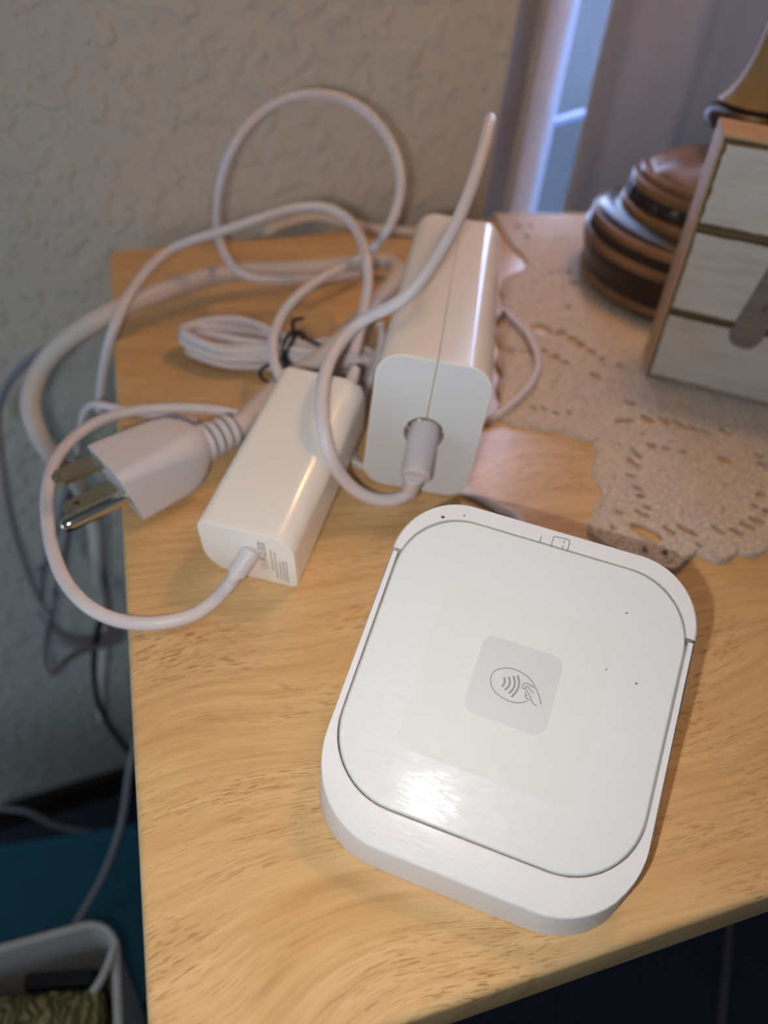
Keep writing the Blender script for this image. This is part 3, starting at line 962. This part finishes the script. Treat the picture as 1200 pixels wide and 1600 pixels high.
# the fine print on the end: compliance marks and lines of text, turned on their side
def print_on_end(txt, size, x, z, name='fine_print'):
    cu = bpy.data.curves.new(name, 'FONT')
    cu.body = txt
    cu.size = size * S
    cu.extrude = 0.02 * S
    cu.materials.append(M['ink_light'])
    tmp = bpy.data.objects.new(name, cu)
    COL.objects.link(tmp)
    bpy.context.view_layer.update()
    me = bpy.data.meshes.new_from_object(tmp.evaluated_get(bpy.context.evaluated_depsgraph_get()))
    bpy.data.objects.remove(tmp)
    o = bpy.data.objects.new(name, me)
    link(o, small)
    o.location = Vector((x, -0.03, z)) * S
    o.rotation_euler = (math.radians(90), math.radians(-90), 0)
    return o
print_on_end('CE', 2.7, -8.6, 6.3, 'compliance_mark')
marks = []
def mk(a, b, w=0.28):
    (x0, z0), (x1, z1) = a, b
    d = Vector((x1 - x0, z1 - z0)).normalized() * (w / 2)
    n = Vector((-d.y, d.x))
    q = [(x0 + n.x, z0 + n.y), (x1 + n.x, z1 + n.y), (x1 - n.x, z1 - n.y), (x0 - n.x, z0 - n.y)]
    marks.append(([(x, y, z) for y in (-0.05, 0.05) for x, z in q], [(0, 1, 2, 3), (4, 7, 6, 5), (0, 4, 5, 1), (1, 5, 6, 2), (2, 6, 7, 3), (3, 7, 4, 0)]))
# crossed bin, warning triangle, square marks
for a, b in (((-8.7, 10.4), (-10.5, 10.7)), ((-8.7, 12.0), (-10.5, 11.7)), ((-10.5, 10.7), (-10.5, 11.7)), ((-8.5, 10.1), (-10.7, 12.2)), ((-10.7, 10.1), (-8.5, 12.2)),
             ((-8.6, 12.8), (-8.6, 14.8)), ((-8.6, 12.8), (-10.6, 13.8)), ((-8.6, 14.8), (-10.6, 13.8)), ((-8.9, 13.3), (-8.9, 14.3)),
             ((-8.6, 15.4), (-8.6, 17.2)), ((-10.6, 15.4), (-10.6, 17.2)), ((-8.6, 15.4), (-10.6, 15.4)), ((-8.6, 17.2), (-10.6, 17.2)), ((-9.0, 15.8), (-10.2, 16.8)), ((-9.0, 16.8), (-10.2, 15.8)),
             ((-8.5, 17.7), (-10.7, 19.2)), ((-8.5, 18.2), (-10.7, 18.2)), ((-8.5, 19.2), (-10.7, 17.7))):
    mk(a, b, 0.3)
random.seed(3)
for x, z0, z1 in ((-7.0, 6.6, 16.4), (-5.9, 3.4, 15.6), (-4.7, 3.0, 11.6), (-3.7, 2.6, 12.4), (-2.8, 2.4, 12.8)):
    z = z0
    while z < z1:
        l = random.uniform(0.5, 1.5)
        mk((x, z), (x, min(z + l, z1)), 0.42)
        z += l + 0.3
v, f = joined(marks)
mesh('compliance_print', v, f, M['ink_light'], small, 0)

# ------------------------------------------------------------------ three pin plug with its cord
PA = Vector((-0.8982, -0.4357, -0.0582))                # the way the pins point
PS = Vector((0.4378, -0.8986, -0.0294))                 # towards the earth pin side
PZ = Vector((-0.0395, -0.0519, 0.9979))
plug = thing('mains_lead', 'thick white power cord with three pin plug overhanging the left table edge', 'power cable', (0, 0, 0))
PO = Vector((3.0, 153.3, 11.9))                         # where the pins leave the plug
def pl(a, s, z):
    return PO + PA * a + PS * s + PZ * z
def plug_body():
    sec = [(1.2, 10.6, 10.6, 2.6), (0.8, 11.0, 11.0, 3.2), (-8, 11.2, 11.2, 4.4), (-18, 11.2, 11.2, 5.6), (-22, 10.9, 10.6, 6.6), (-25.5, 9.4, 9.2, 7.0), (-28.0, 7.4, 7.2, 6.2), (-29.5, 6.2, 6.0, 5.4)]
    loops = []
    for k, (a, hs, hz, r) in enumerate(sec):
        lean = 0.2 if k < 2 else 0.0                   # the face slopes back towards its foot
        loops.append([pl(a + lean * z, x, z) for x, z in rrect(-hs, -hz, hs - 1.2, hz, min(r, hs - 0.2, hz - 0.2), 6)])
    v, f = loft(loops)
    mesh('plug_body', v, f, M['plug'], plug, 50)
plug_body()
for k in range(4):
    a = -29.4 - k * 3.2
    r = 6.4 - k * 0.25
    v, f = cyl(pl(a + 0.6, 0, 0), pl(a - 1.5, 0, 0), r, r, 28, 0.3)
    mesh('relief_rib', v, f, M['plug'], plug, 40)
v, f = cyl(pl(-28, 0, 0), pl(-42, 0, 0), 4.9, 4.5, 28, 0.3)
mesh('relief_core', v, f, M['rib_dark'], plug, 40)
def blade(z):
    V, F = [], []
    out = [(-1, -3.15), (14.6, -3.15), (16.4, -1.6), (16.4, 1.6), (14.6, 3.15), (-1, 3.15)]
    hole = [(13.0 + 1.5 * math.cos(k * math.pi / 6), 1.5 * math.sin(k * math.pi / 6)) for k in range(12)]
    # face strip between outline and hole
    dense = []
    n = len(out)
    for k in range(n):
        a, b = Vector(out[k]), Vector(out[(k + 1) % n])
        m = 6 if (b - a).length > 6 else 2
        dense += [tuple(a + (b - a) * i / m) for i in range(m)]
    hole2 = []
    for x, y in dense:
        t = math.atan2(y, x - 13.0)
        hole2.append((13.0 + 1.5 * math.cos(t), 1.5 * math.sin(t)))
    m = len(dense)
    for zz in (z - 0.75, z + 0.75):
        for lp in (dense, hole2):
            V += [pl(x, y - 6.0, zz) for x, y in lp]
    for k in range(m):
        q = (k + 1) % m
        F += [(k, q, m + q, m + k), (2 * m + k, 3 * m + k, 3 * m + q, 2 * m + q), (k, 2 * m + k, 2 * m + q, q), (m + k, m + q, 3 * m + q, 3 * m + k)]
    tag(mesh('blade', V, F, M['brushed'], plug, 30), 'flat metal blade with a hole')
blade(6.35)
blade(-6.35)
def earth_pin():
    V, F = [], []
    P = [pl(-1, 6.0, 0), pl(19.0, 6.0, 0), pl(20.4, 6.0, 0), pl(21.4, 6.0, 0), pl(21.9, 6.0, 0)]
    R = [2.4, 2.4, 2.15, 1.5, 0.6]
    v, f = tube(P, 1, 20, 1, None, False)
    n = 20
    v = [Vector(q) for q in v]
    for i in range(5):
        for k in range(n):
            q = v[i * n + k] - P[i]
            v[i * n + k] = P[i] + q.normalized() * R[i]
    tag(mesh('earth_pin', v, f, M['nickel'], plug, 50), 'round shiny metal pin')
earth_pin()
cord = [pl(-37, 0, 0), pl(-43, 0, 0)] + [Vector(p) for p in [(42,175.1,13),(47.3,181.7,12),(57.6,197.9,9),(68.5,209.6,8),(78.9,211.8,13),(87.7,216.6,17),(99.5,229.6,18),(117.7,258.9,13),(131.5,280.2,11),(137.4,298.1,9),(133.3,306.1,8),(120.7,306.1,8),(103.1,300.8,9),(83.9,298.1,10),(65.3,294.6,12),(48.8,289.8,13),(32.6,280.1,14),(18.7,271.1,14),(5.6,260.9,14),(-6.3,258.7,9),(-17.6,259.3,1),(-26.7,258.4,-8),(-32,254,-16),(-33.7,250,-22),(-32.3,244.6,-32),(-28.4,243.9,-45),(-23.9,249.7,-62),(-22.1,265.3,-95),(-26.7,274.3,-140),(-38.9,314.3,-240),(-51,318.5,-300),(-60.9,327.3,-360)]][1:]
v, f = tube(cord, 4.0, 18)
tag(mesh('cord', v, f, M['cord'], plug, 60), 'thick cord looping off the table')

# ------------------------------------------------------------------ loose cables
def cable(name, pts, r, m, label, cat='cable', group=None):
    v, f = tube(pts, r)
    return tag(mesh(name, v, f, m, None, 60), label, cat, group)
cable('white_cable', [(62.8,197.2,13),(60.3,202.5,16),(60.4,210.2,19),(62.1,216.5,22),(66.9,225.8,25),(73.6,231.7,29),(84.1,240.7,31),(95.4,248.9,32),(105.1,254.8,33),(111.6,254.6,38),(114.8,249.1,47),(119.7,254.5,53),(122.8,260.2,60),(123.6,269.1,67),(121.3,278.5,74),(115.5,286.5,80),(106.8,291,84),(96.1,291,86),(85.9,291.9,85),(75.4,291.1,81),(66.3,288.3,75),(58.7,284.2,67),(54.3,285.2,56),(52.6,292.1,42),(52.6,297.1,29),(53.3,285.9,25),(56.7,276,22),(63.5,272.9,19),(73.4,274,17),(85.5,277.5,15),(98.7,282.9,12),(110.5,292.2,8),(119.5,301.2,4)], 1.95, M['cable'], 'white cable standing in a tall open loop against the wall')
cable('white_cable', [(-7.4,249.6,-25),(-3.1,243.7,-6),(1.4,237.9,10),(5.7,237.3,20),(11.7,249.5,25),(19.7,267,27),(29.6,280.5,29),(39.8,279.2,34),(50.3,276.2,38),(62.1,275,42),(73,275.8,45),(83.9,276.6,47),(92.2,274.6,48),(99.2,271.7,47),(103.6,264,45),(104.5,251,43),(102.5,234.9,41),(101.3,227.7,36),(97.7,218.1,33),(94.1,209.1,30),(89.2,197.2,29),(85,187.9,28)], 1.95, M['cable'], 'white cable arching low from the left table edge to the back of the small adapter')
cable('white_cable', [(79.5,402.8,-22),(82,375.5,-6),(86.3,362.3,3),(94.2,367,4),(107.6,371.4,5),(116.9,372.4,5),(126.5,366.8,5),(136.4,362.1,4),(150.1,357.8,3),(167.2,352.5,3)], 2.6, M['cord'], 'pale cable lying along the back edge of the table by the wall')
cable('thin_cable', [(29.6,194.9,1.8),(26.2,196.8,1.8),(20.4,200.3,1.8),(11.7,203.7,2),(4.1,207.6,2),(-2.4,210.9,2.5),(-5.7,214.2,1),(-9,218.9,-4),(-12.4,225.4,-14),(-18.3,241.8,-38),(-31.1,281.2,-90),(-42.9,298.3,-140),(-55.3,303,-185)], 1.5, M['cable'], 'thin white cable lying behind the plug and dropping over the table edge')
cable('thin_cable', [(99.9,205.2,30),(101.1,205.7,27),(101.2,205.5,22),(100.3,205.8,15),(98.1,205.2,7),(95.1,201.2,2.5),(86.8,182.1,1.8),(80.8,167.5,1.8),(80,160.9,1.6),(86.4,155.7,1.8),(95.8,149,2),(105.5,143.5,2),(112.2,139.3,1.8),(117.5,133.4,1.6),(121.3,127.4,1.5),(124.8,119.9,1.6),(118,81,2),(112,77,4),(106,73.5,6)], 1.5, M['cable'], 'thin white cable running from between the adapters to behind the dock')
cable('thin_cable', [(148,246,12),(153,255,8),(163,258,4),(171,250,3.5),(177.7,257.1,3.7),(179.2,246.5,3.8),(179.8,234.3,3.8),(177.5,220.4,3.8),(172.9,207.7,3.8),(165.4,196.3,3.8),(155.5,187,3.8),(146.6,180.6,3.4),(139.7,177.5,2.2),(133.6,175.5,1.7),(127,173.5,1.6)], 1.5, M['cable'], 'thin white cable bowed out onto the doily beside the tall adapter')
cable('hanging_cable', [(-22.3,287.8,-14),(-34.4,309.1,-30),(-48.1,331.9,-50),(-61,345.6,-70),(-70.1,351,-90),(-72.2,336.3,-110),(-72.2,320.4,-125),(-71.1,307.1,-140),(-66.6,288,-150),(-62.5,274.5,-160),(-56,261.9,-165)], 2.0, M['cable_shaded'], 'pale cable hanging leftmost in a wide curve beside the table')
cable('hanging_cable', [(-32,267.4,-95),(-40.6,272,-120),(-50.4,278.9,-152),(-58.7,278,-176),(-60.8,252.2,-175),(-61.5,241.6,-178),(-58.9,236.5,-180),(-55.2,240.9,-182),(-51.7,248.8,-185),(-45.9,256.7,-190),(-38.1,261.5,-195),(-24.5,267.9,-200)], 1.8, M['cable_shaded'], 'pale cable hanging in a narrow loop below the ring of lead')
cable('hanging_cable', [(-69,292.5,-190),(-62,281.8,-200),(-55.8,279.4,-205),(-48.5,280.2,-210),(-39.3,284,-215),(-26.6,289.6,-220)], 4.0, M['cable_shaded'], 'thick pale cord sagging level near the table edge below the ring')
cable('hanging_cable', [(-66,290.6,-180),(-61,291.3,-160),(-51,289.7,-135),(-40.3,286,-110),(-31.3,275.2,-85)], 2.0, M['cable_shaded'], 'pale cable hanging straight down behind the ring of lead')
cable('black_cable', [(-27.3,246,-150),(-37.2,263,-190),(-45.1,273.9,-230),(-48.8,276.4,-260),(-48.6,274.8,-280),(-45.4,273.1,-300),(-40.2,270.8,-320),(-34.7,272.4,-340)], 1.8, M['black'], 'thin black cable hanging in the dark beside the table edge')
cable('thin_cable', [(-170.1,340.3,-480),(-141.5,324.3,-470),(-111.8,289.5,-440),(-86.5,268.1,-420),(-58.2,248.8,-400)], 2.2, M['cable_shaded'], 'dim thin cable crossing the floor above the teal box')
cable('thin_cable', [(-18.3,247.9,-240),(-26.9,236.5,-262),(-33.3,226.1,-276),(-39.6,207.3,-290),(-46.6,193.4,-300),(-55.9,180.6,-310),(-66.5,169.7,-318),(-73.4,162.1,-322)], 2.0, M['cable_shaded'], 'dim thin cable trailing down over the teal box to the bin')

# ------------------------------------------------------------------ coiled cable with its tie
coil = thing('coiled_cable', 'white cable coiled in a flat bundle with a black twist tie behind the small adapter', 'cable', (67, 231, 0), (0, 0, math.radians(-25.6)))
def coil_path():
    pts = []
    turns = 7
    random.seed(11)
    for t in range(turns):
        q = t / (turns - 1)
        half_l = 41 - 3.5 * abs(q - 0.3) * 2 + random.uniform(-1, 1)
        wl = (2.5 + 11.5 * (1 - abs(q - 0.35) * 0.9)) * random.uniform(0.75, 1.0)
        wr = 8.0 * random.uniform(0.7, 1.0)
        zc = 2.0 + 9.0 * abs(math.sin(t * 1.9)) 
        tilt = random.uniform(-0.25, 0.25)
        for k in range(16):
            a = 2 * math.pi * k / 16 + math.pi / 2
            c, s_ = math.cos(a), math.sin(a)
            x = half_l * (abs(c) ** 0.8) * (1 if c > 0 else -1)
            w = wl if c < 0 else wr
            y = w * s_
            pinch = math.exp(-((x - 4) / 11) ** 2)
            y = y * (1 - 0.55 * pinch) + (q - 0.5) * 3 * (1 - pinch)
            z = zc + tilt * y + 1.2 * math.sin(a * 2 + t)
            pts.append((x, y, max(1.8, z)))
    return pts
v, f = tube(coil_path(), 1.75, 12, 2.0)
mesh('coil', v, f, M['cable'], coil, 60)
tie = [(4 + 1.2 * math.sin(a * 2), 8.4 * math.cos(a), 7.5 + 7.6 * math.sin(a)) for a in (2 * math.pi * k / 24 for k in range(25))]
tie2 = [(x + 2.2 + 1.0 * math.sin(k), y * 1.0, z + 0.3) for k, (x, y, z) in enumerate(tie)]
ends = [[(4, -8, 9), (-1, -11, 7), (-5, -12.5, 4), (-3, -15, 1.6), (3, -16, 1.4)], [(4, 3, 15), (8, 1, 15.5), (14, -2, 14), (20, -3, 13.5)], [(4, 6, 14), (3, 9, 16.5), (7, 11, 17)]]
v, f = joined([tube(tie, 0.8, 8, 1.0), tube(tie2, 0.8, 8, 1.0)] + [tube(e, 0.7, 8, 1.0) for e in ends])
tag(mesh('twist_tie', v, f, M['black'], coil, 60), 'black twist tie')

# ------------------------------------------------------------------ plaque
plaque = thing('wooden_plaque', 'small wooden plaque faced with distressed white slats and a metal strap', 'plaque', (218.08, 195.31, 2.0), (0, 0, -0.6558))
PWD, PHT, PDP = 66.0, 95.2, 24.0
def shear(x, z):
    return x - 2.6 * z / 95.0
def plaque_frame():
    lo = []
    for y, dx0, dx1, dz in ((0.0, 0.5, 0.5, 0.5), (0.5, 0, 0, 0), (PDP - 0.5, -1.9, -1.9, 0), (PDP, -1.4, -1.4, 0.5)):
        q = [(dx0, dz), (PWD - dx1, dz), (PWD - dx1, PHT - dz), (dx0, PHT - dz)]
        lo.append([(shear(x, z), y, z) for x, z in q])
    v, f = loft(lo)
    mesh('backing', v, f, M['raw'], plaque, 25)
plaque_frame()
random.seed(5)
for z0, z1 in ((1.2, 29.6), (31.6, 62.6), (65.2, 93.2)):
    out = []
    n = 26
    def wear():
        return random.uniform(0, 0.35)
    for k in range(n):
        out.append((1.4 + (PWD - 2.8) * k / n, z0 + wear()))
    for k in range(12):
        out.append((PWD - 1.4 - wear(), z0 + (z1 - z0) * k / 12))
    for k in range(n):
        out.append((PWD - 1.4 - (PWD - 2.8) * k / n, z1 - wear()))
    for k in range(12):
        out.append((1.4 + wear() * (2.5 if z0 > 60 else 1.0), z1 - (z1 - z0) * k / 12))
    rounded = offset2d(out, 0.0)
    v, f = loft([[(shear(x, z), 0.2, z) for x, z in rounded], [(shear(x, z), -1.0, z) for x, z in rounded], [(shear(x, z), -1.6, z) for x, z in offset2d(rounded, 0.5)]])
    o = mesh('slat', v, f, M['paint'], plaque, 40)
    o.data.materials.append(M['worn'])
    for p in o.data.polygons:
        if len(p.vertices) < 8:
            p.material_index = 1
v, f = box(1.0, -0.25, 0.8, PWD - 1.0, 0.1, PHT - 1.0)
mesh('worn_face', [(shear(x, z), y, z) for x, y, z in v], f, M['worn'], plaque, 0)
def strap():
    half, r = 6.0, 5.0
    prof = rrect(-half, 0, half, 52, (r, r, r, r), 6)
    hx, hz, hr = 0.4, 18.0, 1.5
    V, F = [], []
    n = len(prof)
    hole = [(hx + hr * math.cos(math.atan2(z - hz, x - hx)), hz + hr * math.sin(math.atan2(z - hz, x - hx))) for x, z in prof]
    for y, lp in ((-2.0, hole), (-2.0, offset2d(prof, 0.4)), (-1.6, prof), (-0.0, prof), (0.0, hole)):
        V += [(x, y, z) for x, z in lp]
    for j in range(4):
        for k in range(n):
            F.append((j * n + k, j * n + (k + 1) % n, (j + 1) * n + (k + 1) % n, (j + 1) * n + k))
    o = mesh('metal_strap', V, F, M['galv'], plaque, 35, (30.4, -1.7, 23.0))
    o.rotation_euler = (0, math.radians(7.6), 0)
    h, g = cyl((hx, -0.6, hz), (hx, 0.0, hz), 1.4, 1.4, 16, 0.1)
    mesh('nail_head', h, g, M['nickel'], o, 30)
    tag(o, 'grey metal strap with a rounded end and a nail hole')
strap()

# ------------------------------------------------------------------ table lamp
LX, LY = 292.0, 270.0
lamp = thing('table_lamp', 'turned dark wood table lamp with gold rubbed rings and pale gold column behind the plaque', 'lamp', (LX, LY, 2.0))
def part_lathe(name, prof, m, wob=None, n=64, label=None):
    v, f = lathe(prof, n, 0, 0, wob)
    return tag(mesh(name, v, f, m, lamp, 50), label)
part_lathe('base', [(54, 0), (57, 1.5), (58, 4), (58.5, 7), (58, 10), (58.5, 13), (60, 17), (60.5, 21), (60, 24), (59.5, 27), (59, 30), (57, 33), (54, 35.5), (50, 36.5), (46, 38), (45, 40), (30, 41)], M['lamp_dark'])
for z, r, h in ((5.5, 58.6, 3.0), (23.5, 60.6, 2.4), (31.0, 58.4, 2.8), (39.0, 46.6, 2.6), (50.0, 44.2, 2.4), (53.6, 41.0, 2.2)):
    prof = [(r - 3, z - h)] + [(r - 1.2 + 1.6 * math.cos(a), z + h * math.sin(a)) for a in (math.radians(-80 + 20 * k) for k in range(9))] + [(r - 3, z + h)]
    part_lathe('ring', prof, M['lamp_gold'], label='gold rubbed turned ring' if z < 6 else None)
part_lathe('fluted_band', [(44, 40), (45.2, 42), (45.0, 46), (43.5, 49), (40, 50)], M['lamp_dark'], lambda j, a: (-1.9 * (0.5 + 0.5 * math.cos(26 * a)) ** 2 if 0 < j < 4 else 0), 208)
part_lathe('dome', [(40, 51), (39.5, 54), (36, 57), (31, 60), (25, 63), (17, 65.5), (11, 67), (9.5, 70), (9.5, 73)], M['lamp_gold'], lambda j, a: (1.5 * math.sin(8 * a + j * 0.9) if 1 < j < 6 else 0), 160)
part_lathe('neck', [(9, 72), (14, 74.5), (19.5, 77), (21, 80), (20.4, 83), (17, 85.5), (12, 87)], M['lamp_dark'])
part_lathe('column', [(15, 86), (17.4, 87.2), (16.8, 88.4), (14.2, 91), (11.2, 96), (9.4, 101), (8.3, 108), (7.6, 118), (7.2, 140), (7.2, 372), (10, 376), (10, 380)], M['lamp_column'])
part_lathe('socket', [(14, 380), (15, 383), (15, 412), (12, 416)], M['lamp_dark'])
def shade():
    V, F = [], []
    n = 64
    for r, z in ((106, 384), (70, 540), (69, 540), (105, 384)):
        V += [(r * math.cos(2 * math.pi * k / n), r * math.sin(2 * math.pi * k / n), z) for k in range(n)]
    for j in range(4):
        for k in range(n):
            F.append((j * n + k, j * n + (k + 1) % n, ((j + 1) % 4) * n + (k + 1) % n, ((j + 1) % 4) * n + k))
    mesh('lamp_shade', V, F, M['shade'], lamp, 40)
    for k in range(3):
        a = 2 * math.pi * k / 3 + 0.5
        v, f = cyl((12 * math.cos(a), 12 * math.sin(a), 410), (70 * math.cos(a), 70 * math.sin(a), 538), 1.2, 1.2, 8, 0.1)
        mesh('shade_strut', v, f, M['nickel'], lamp, 40)
shade()
lamp_light('lamp_bulb', 'POINT', (LX, LY, 442), 1.85, (1.0, 0.60, 0.25), 0.026)

# ------------------------------------------------------------------ things on the floor to the left
def open_bin(root, x0, y0, x1, y1, z0, z1, wall, rim, m):
    pts = lambda d, r: rrect(x0 + d, y0 + d, x1 - d, y1 - d, max(r - d, 1), 6)
    lo = [[(x, y, z0) for x, y in pts(8, 12)], [(x, y, z1 - 6) for x, y in pts(0, 12)], [(x, y, z1 - 5.5) for x, y in pts(-rim, 14)], [(x, y, z1) for x, y in pts(-rim, 14)],
          [(x, y, z1 + 0.6) for x, y in pts(-rim + 1, 14)], [(x, y, z1) for x, y in pts(wall, 12)], [(x, y, z0 + 4) for x, y in pts(8 + wall, 12)]]
    v, f = loft(lo)
    return mesh('tub', v, f, m, root, 40)
bin_ = thing('storage_bin', 'open white plastic bin standing on the floor at the lower left', 'bin', (0, 0, 0))
open_bin(bin_, -215, -60, -33.8, 112.3, Z_FLOOR, -200, 1.8, 1.6, M['bin'])
def brocade_box():
    V, F = [], []
    nx, ny = 70, 50
    random.seed(2)
    x0, y0, x1, y1 = -196, -40, -42, 90
    for j in range(ny + 1):
        for i in range(nx + 1):
            x = x0 + (x1 - x0) * i / nx
            y = y0 + (y1 - y0) * j / ny
            e = min(i, nx - i, j, ny - j) / 6
            h = 1.2 * math.sin(x * 0.35 + 2.2 * math.sin(y * 0.21)) * math.sin(y * 0.4 + 1.7 * math.sin(x * 0.17))
            z = -208 + h - 8 * max(0, 1 - e) ** 2
            V.append((x, y - (max(x, -90) + 42) * 0.22 * (y - y0) / (y1 - y0), z))
    for j in range(ny):
        for i in range(nx):
            a = j * (nx + 1) + i
            F.append((a, a + 1, a + nx + 2, a + nx + 1))
    n = len(V)
    edge = [i for i in range(nx + 1)] + [j * (nx + 1) + nx for j in range(1, ny + 1)] + [ny * (nx + 1) + i for i in range(nx - 1, -1, -1)] + [j * (nx + 1) for j in range(ny - 1, 0, -1)]
    for i in edge:
        V.append((-121 + (V[i][0] + 121) * 0.84, 23 + (V[i][1] - 23) * 0.84, Z_FLOOR + 6))
    m = len(edge)
    for k in range(m):
        F.append((edge[k], edge[(k + 1) % m], n + (k + 1) % m, n + k))
    F.append(tuple(n + k for k in range(m)))
    tag(mesh('brocade_box', V, F, M['brocade'], None, 60), 'old gold box with raised scrollwork inside the white bin', 'box')
brocade_box()
cable('cable_end', [(-33.8,99.1,-197),(-35.1,96.2,-198),(-36.9,93,-199),(-39.5,89,-200),(-42.3,86.6,-201.5),(-43.7,85.2,-202)], 1.7, M['bin'], 'white cable end hooked down inside the back corner of the bin', 'cable')
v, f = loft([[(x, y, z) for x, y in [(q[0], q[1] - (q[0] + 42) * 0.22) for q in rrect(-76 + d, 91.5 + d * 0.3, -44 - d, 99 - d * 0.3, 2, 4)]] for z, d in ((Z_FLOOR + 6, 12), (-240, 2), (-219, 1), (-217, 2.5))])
tag(mesh('black_filler', v, f, M['black'], None, 40), 'black flat block filling the gap between the bin wall and the gold box', 'pouch')  # thin black block added to fill the dark gap behind the gold box
teal = thing('teal_box', 'lidded teal plastic storage box on the floor behind the white bin', 'box', (0, 0, 0))
v, f = loft([[(x, y, z) for x, y in rrect(-300 + d, 124 + d, 40 - d, 222 - d, 12, 6)] for z, d in ((Z_FLOOR, 10), (-350, 3))])
mesh('box_body', v, f, M['teal'], teal, 40)
v, f = loft([[(x, y + (x + 120) * -0.10, z) for x, y in rrect(-302 + d, 122 + d, 42 - d, 228 - d, 12, 6)] for z, d in ((-350, 0), (-333, 0), (-331, 0.8), (-330.3, 2.5), (-330.3, 7), (-331.5, 8.5))])
mesh('box_lid', v, f, M['teal'], teal, 40)
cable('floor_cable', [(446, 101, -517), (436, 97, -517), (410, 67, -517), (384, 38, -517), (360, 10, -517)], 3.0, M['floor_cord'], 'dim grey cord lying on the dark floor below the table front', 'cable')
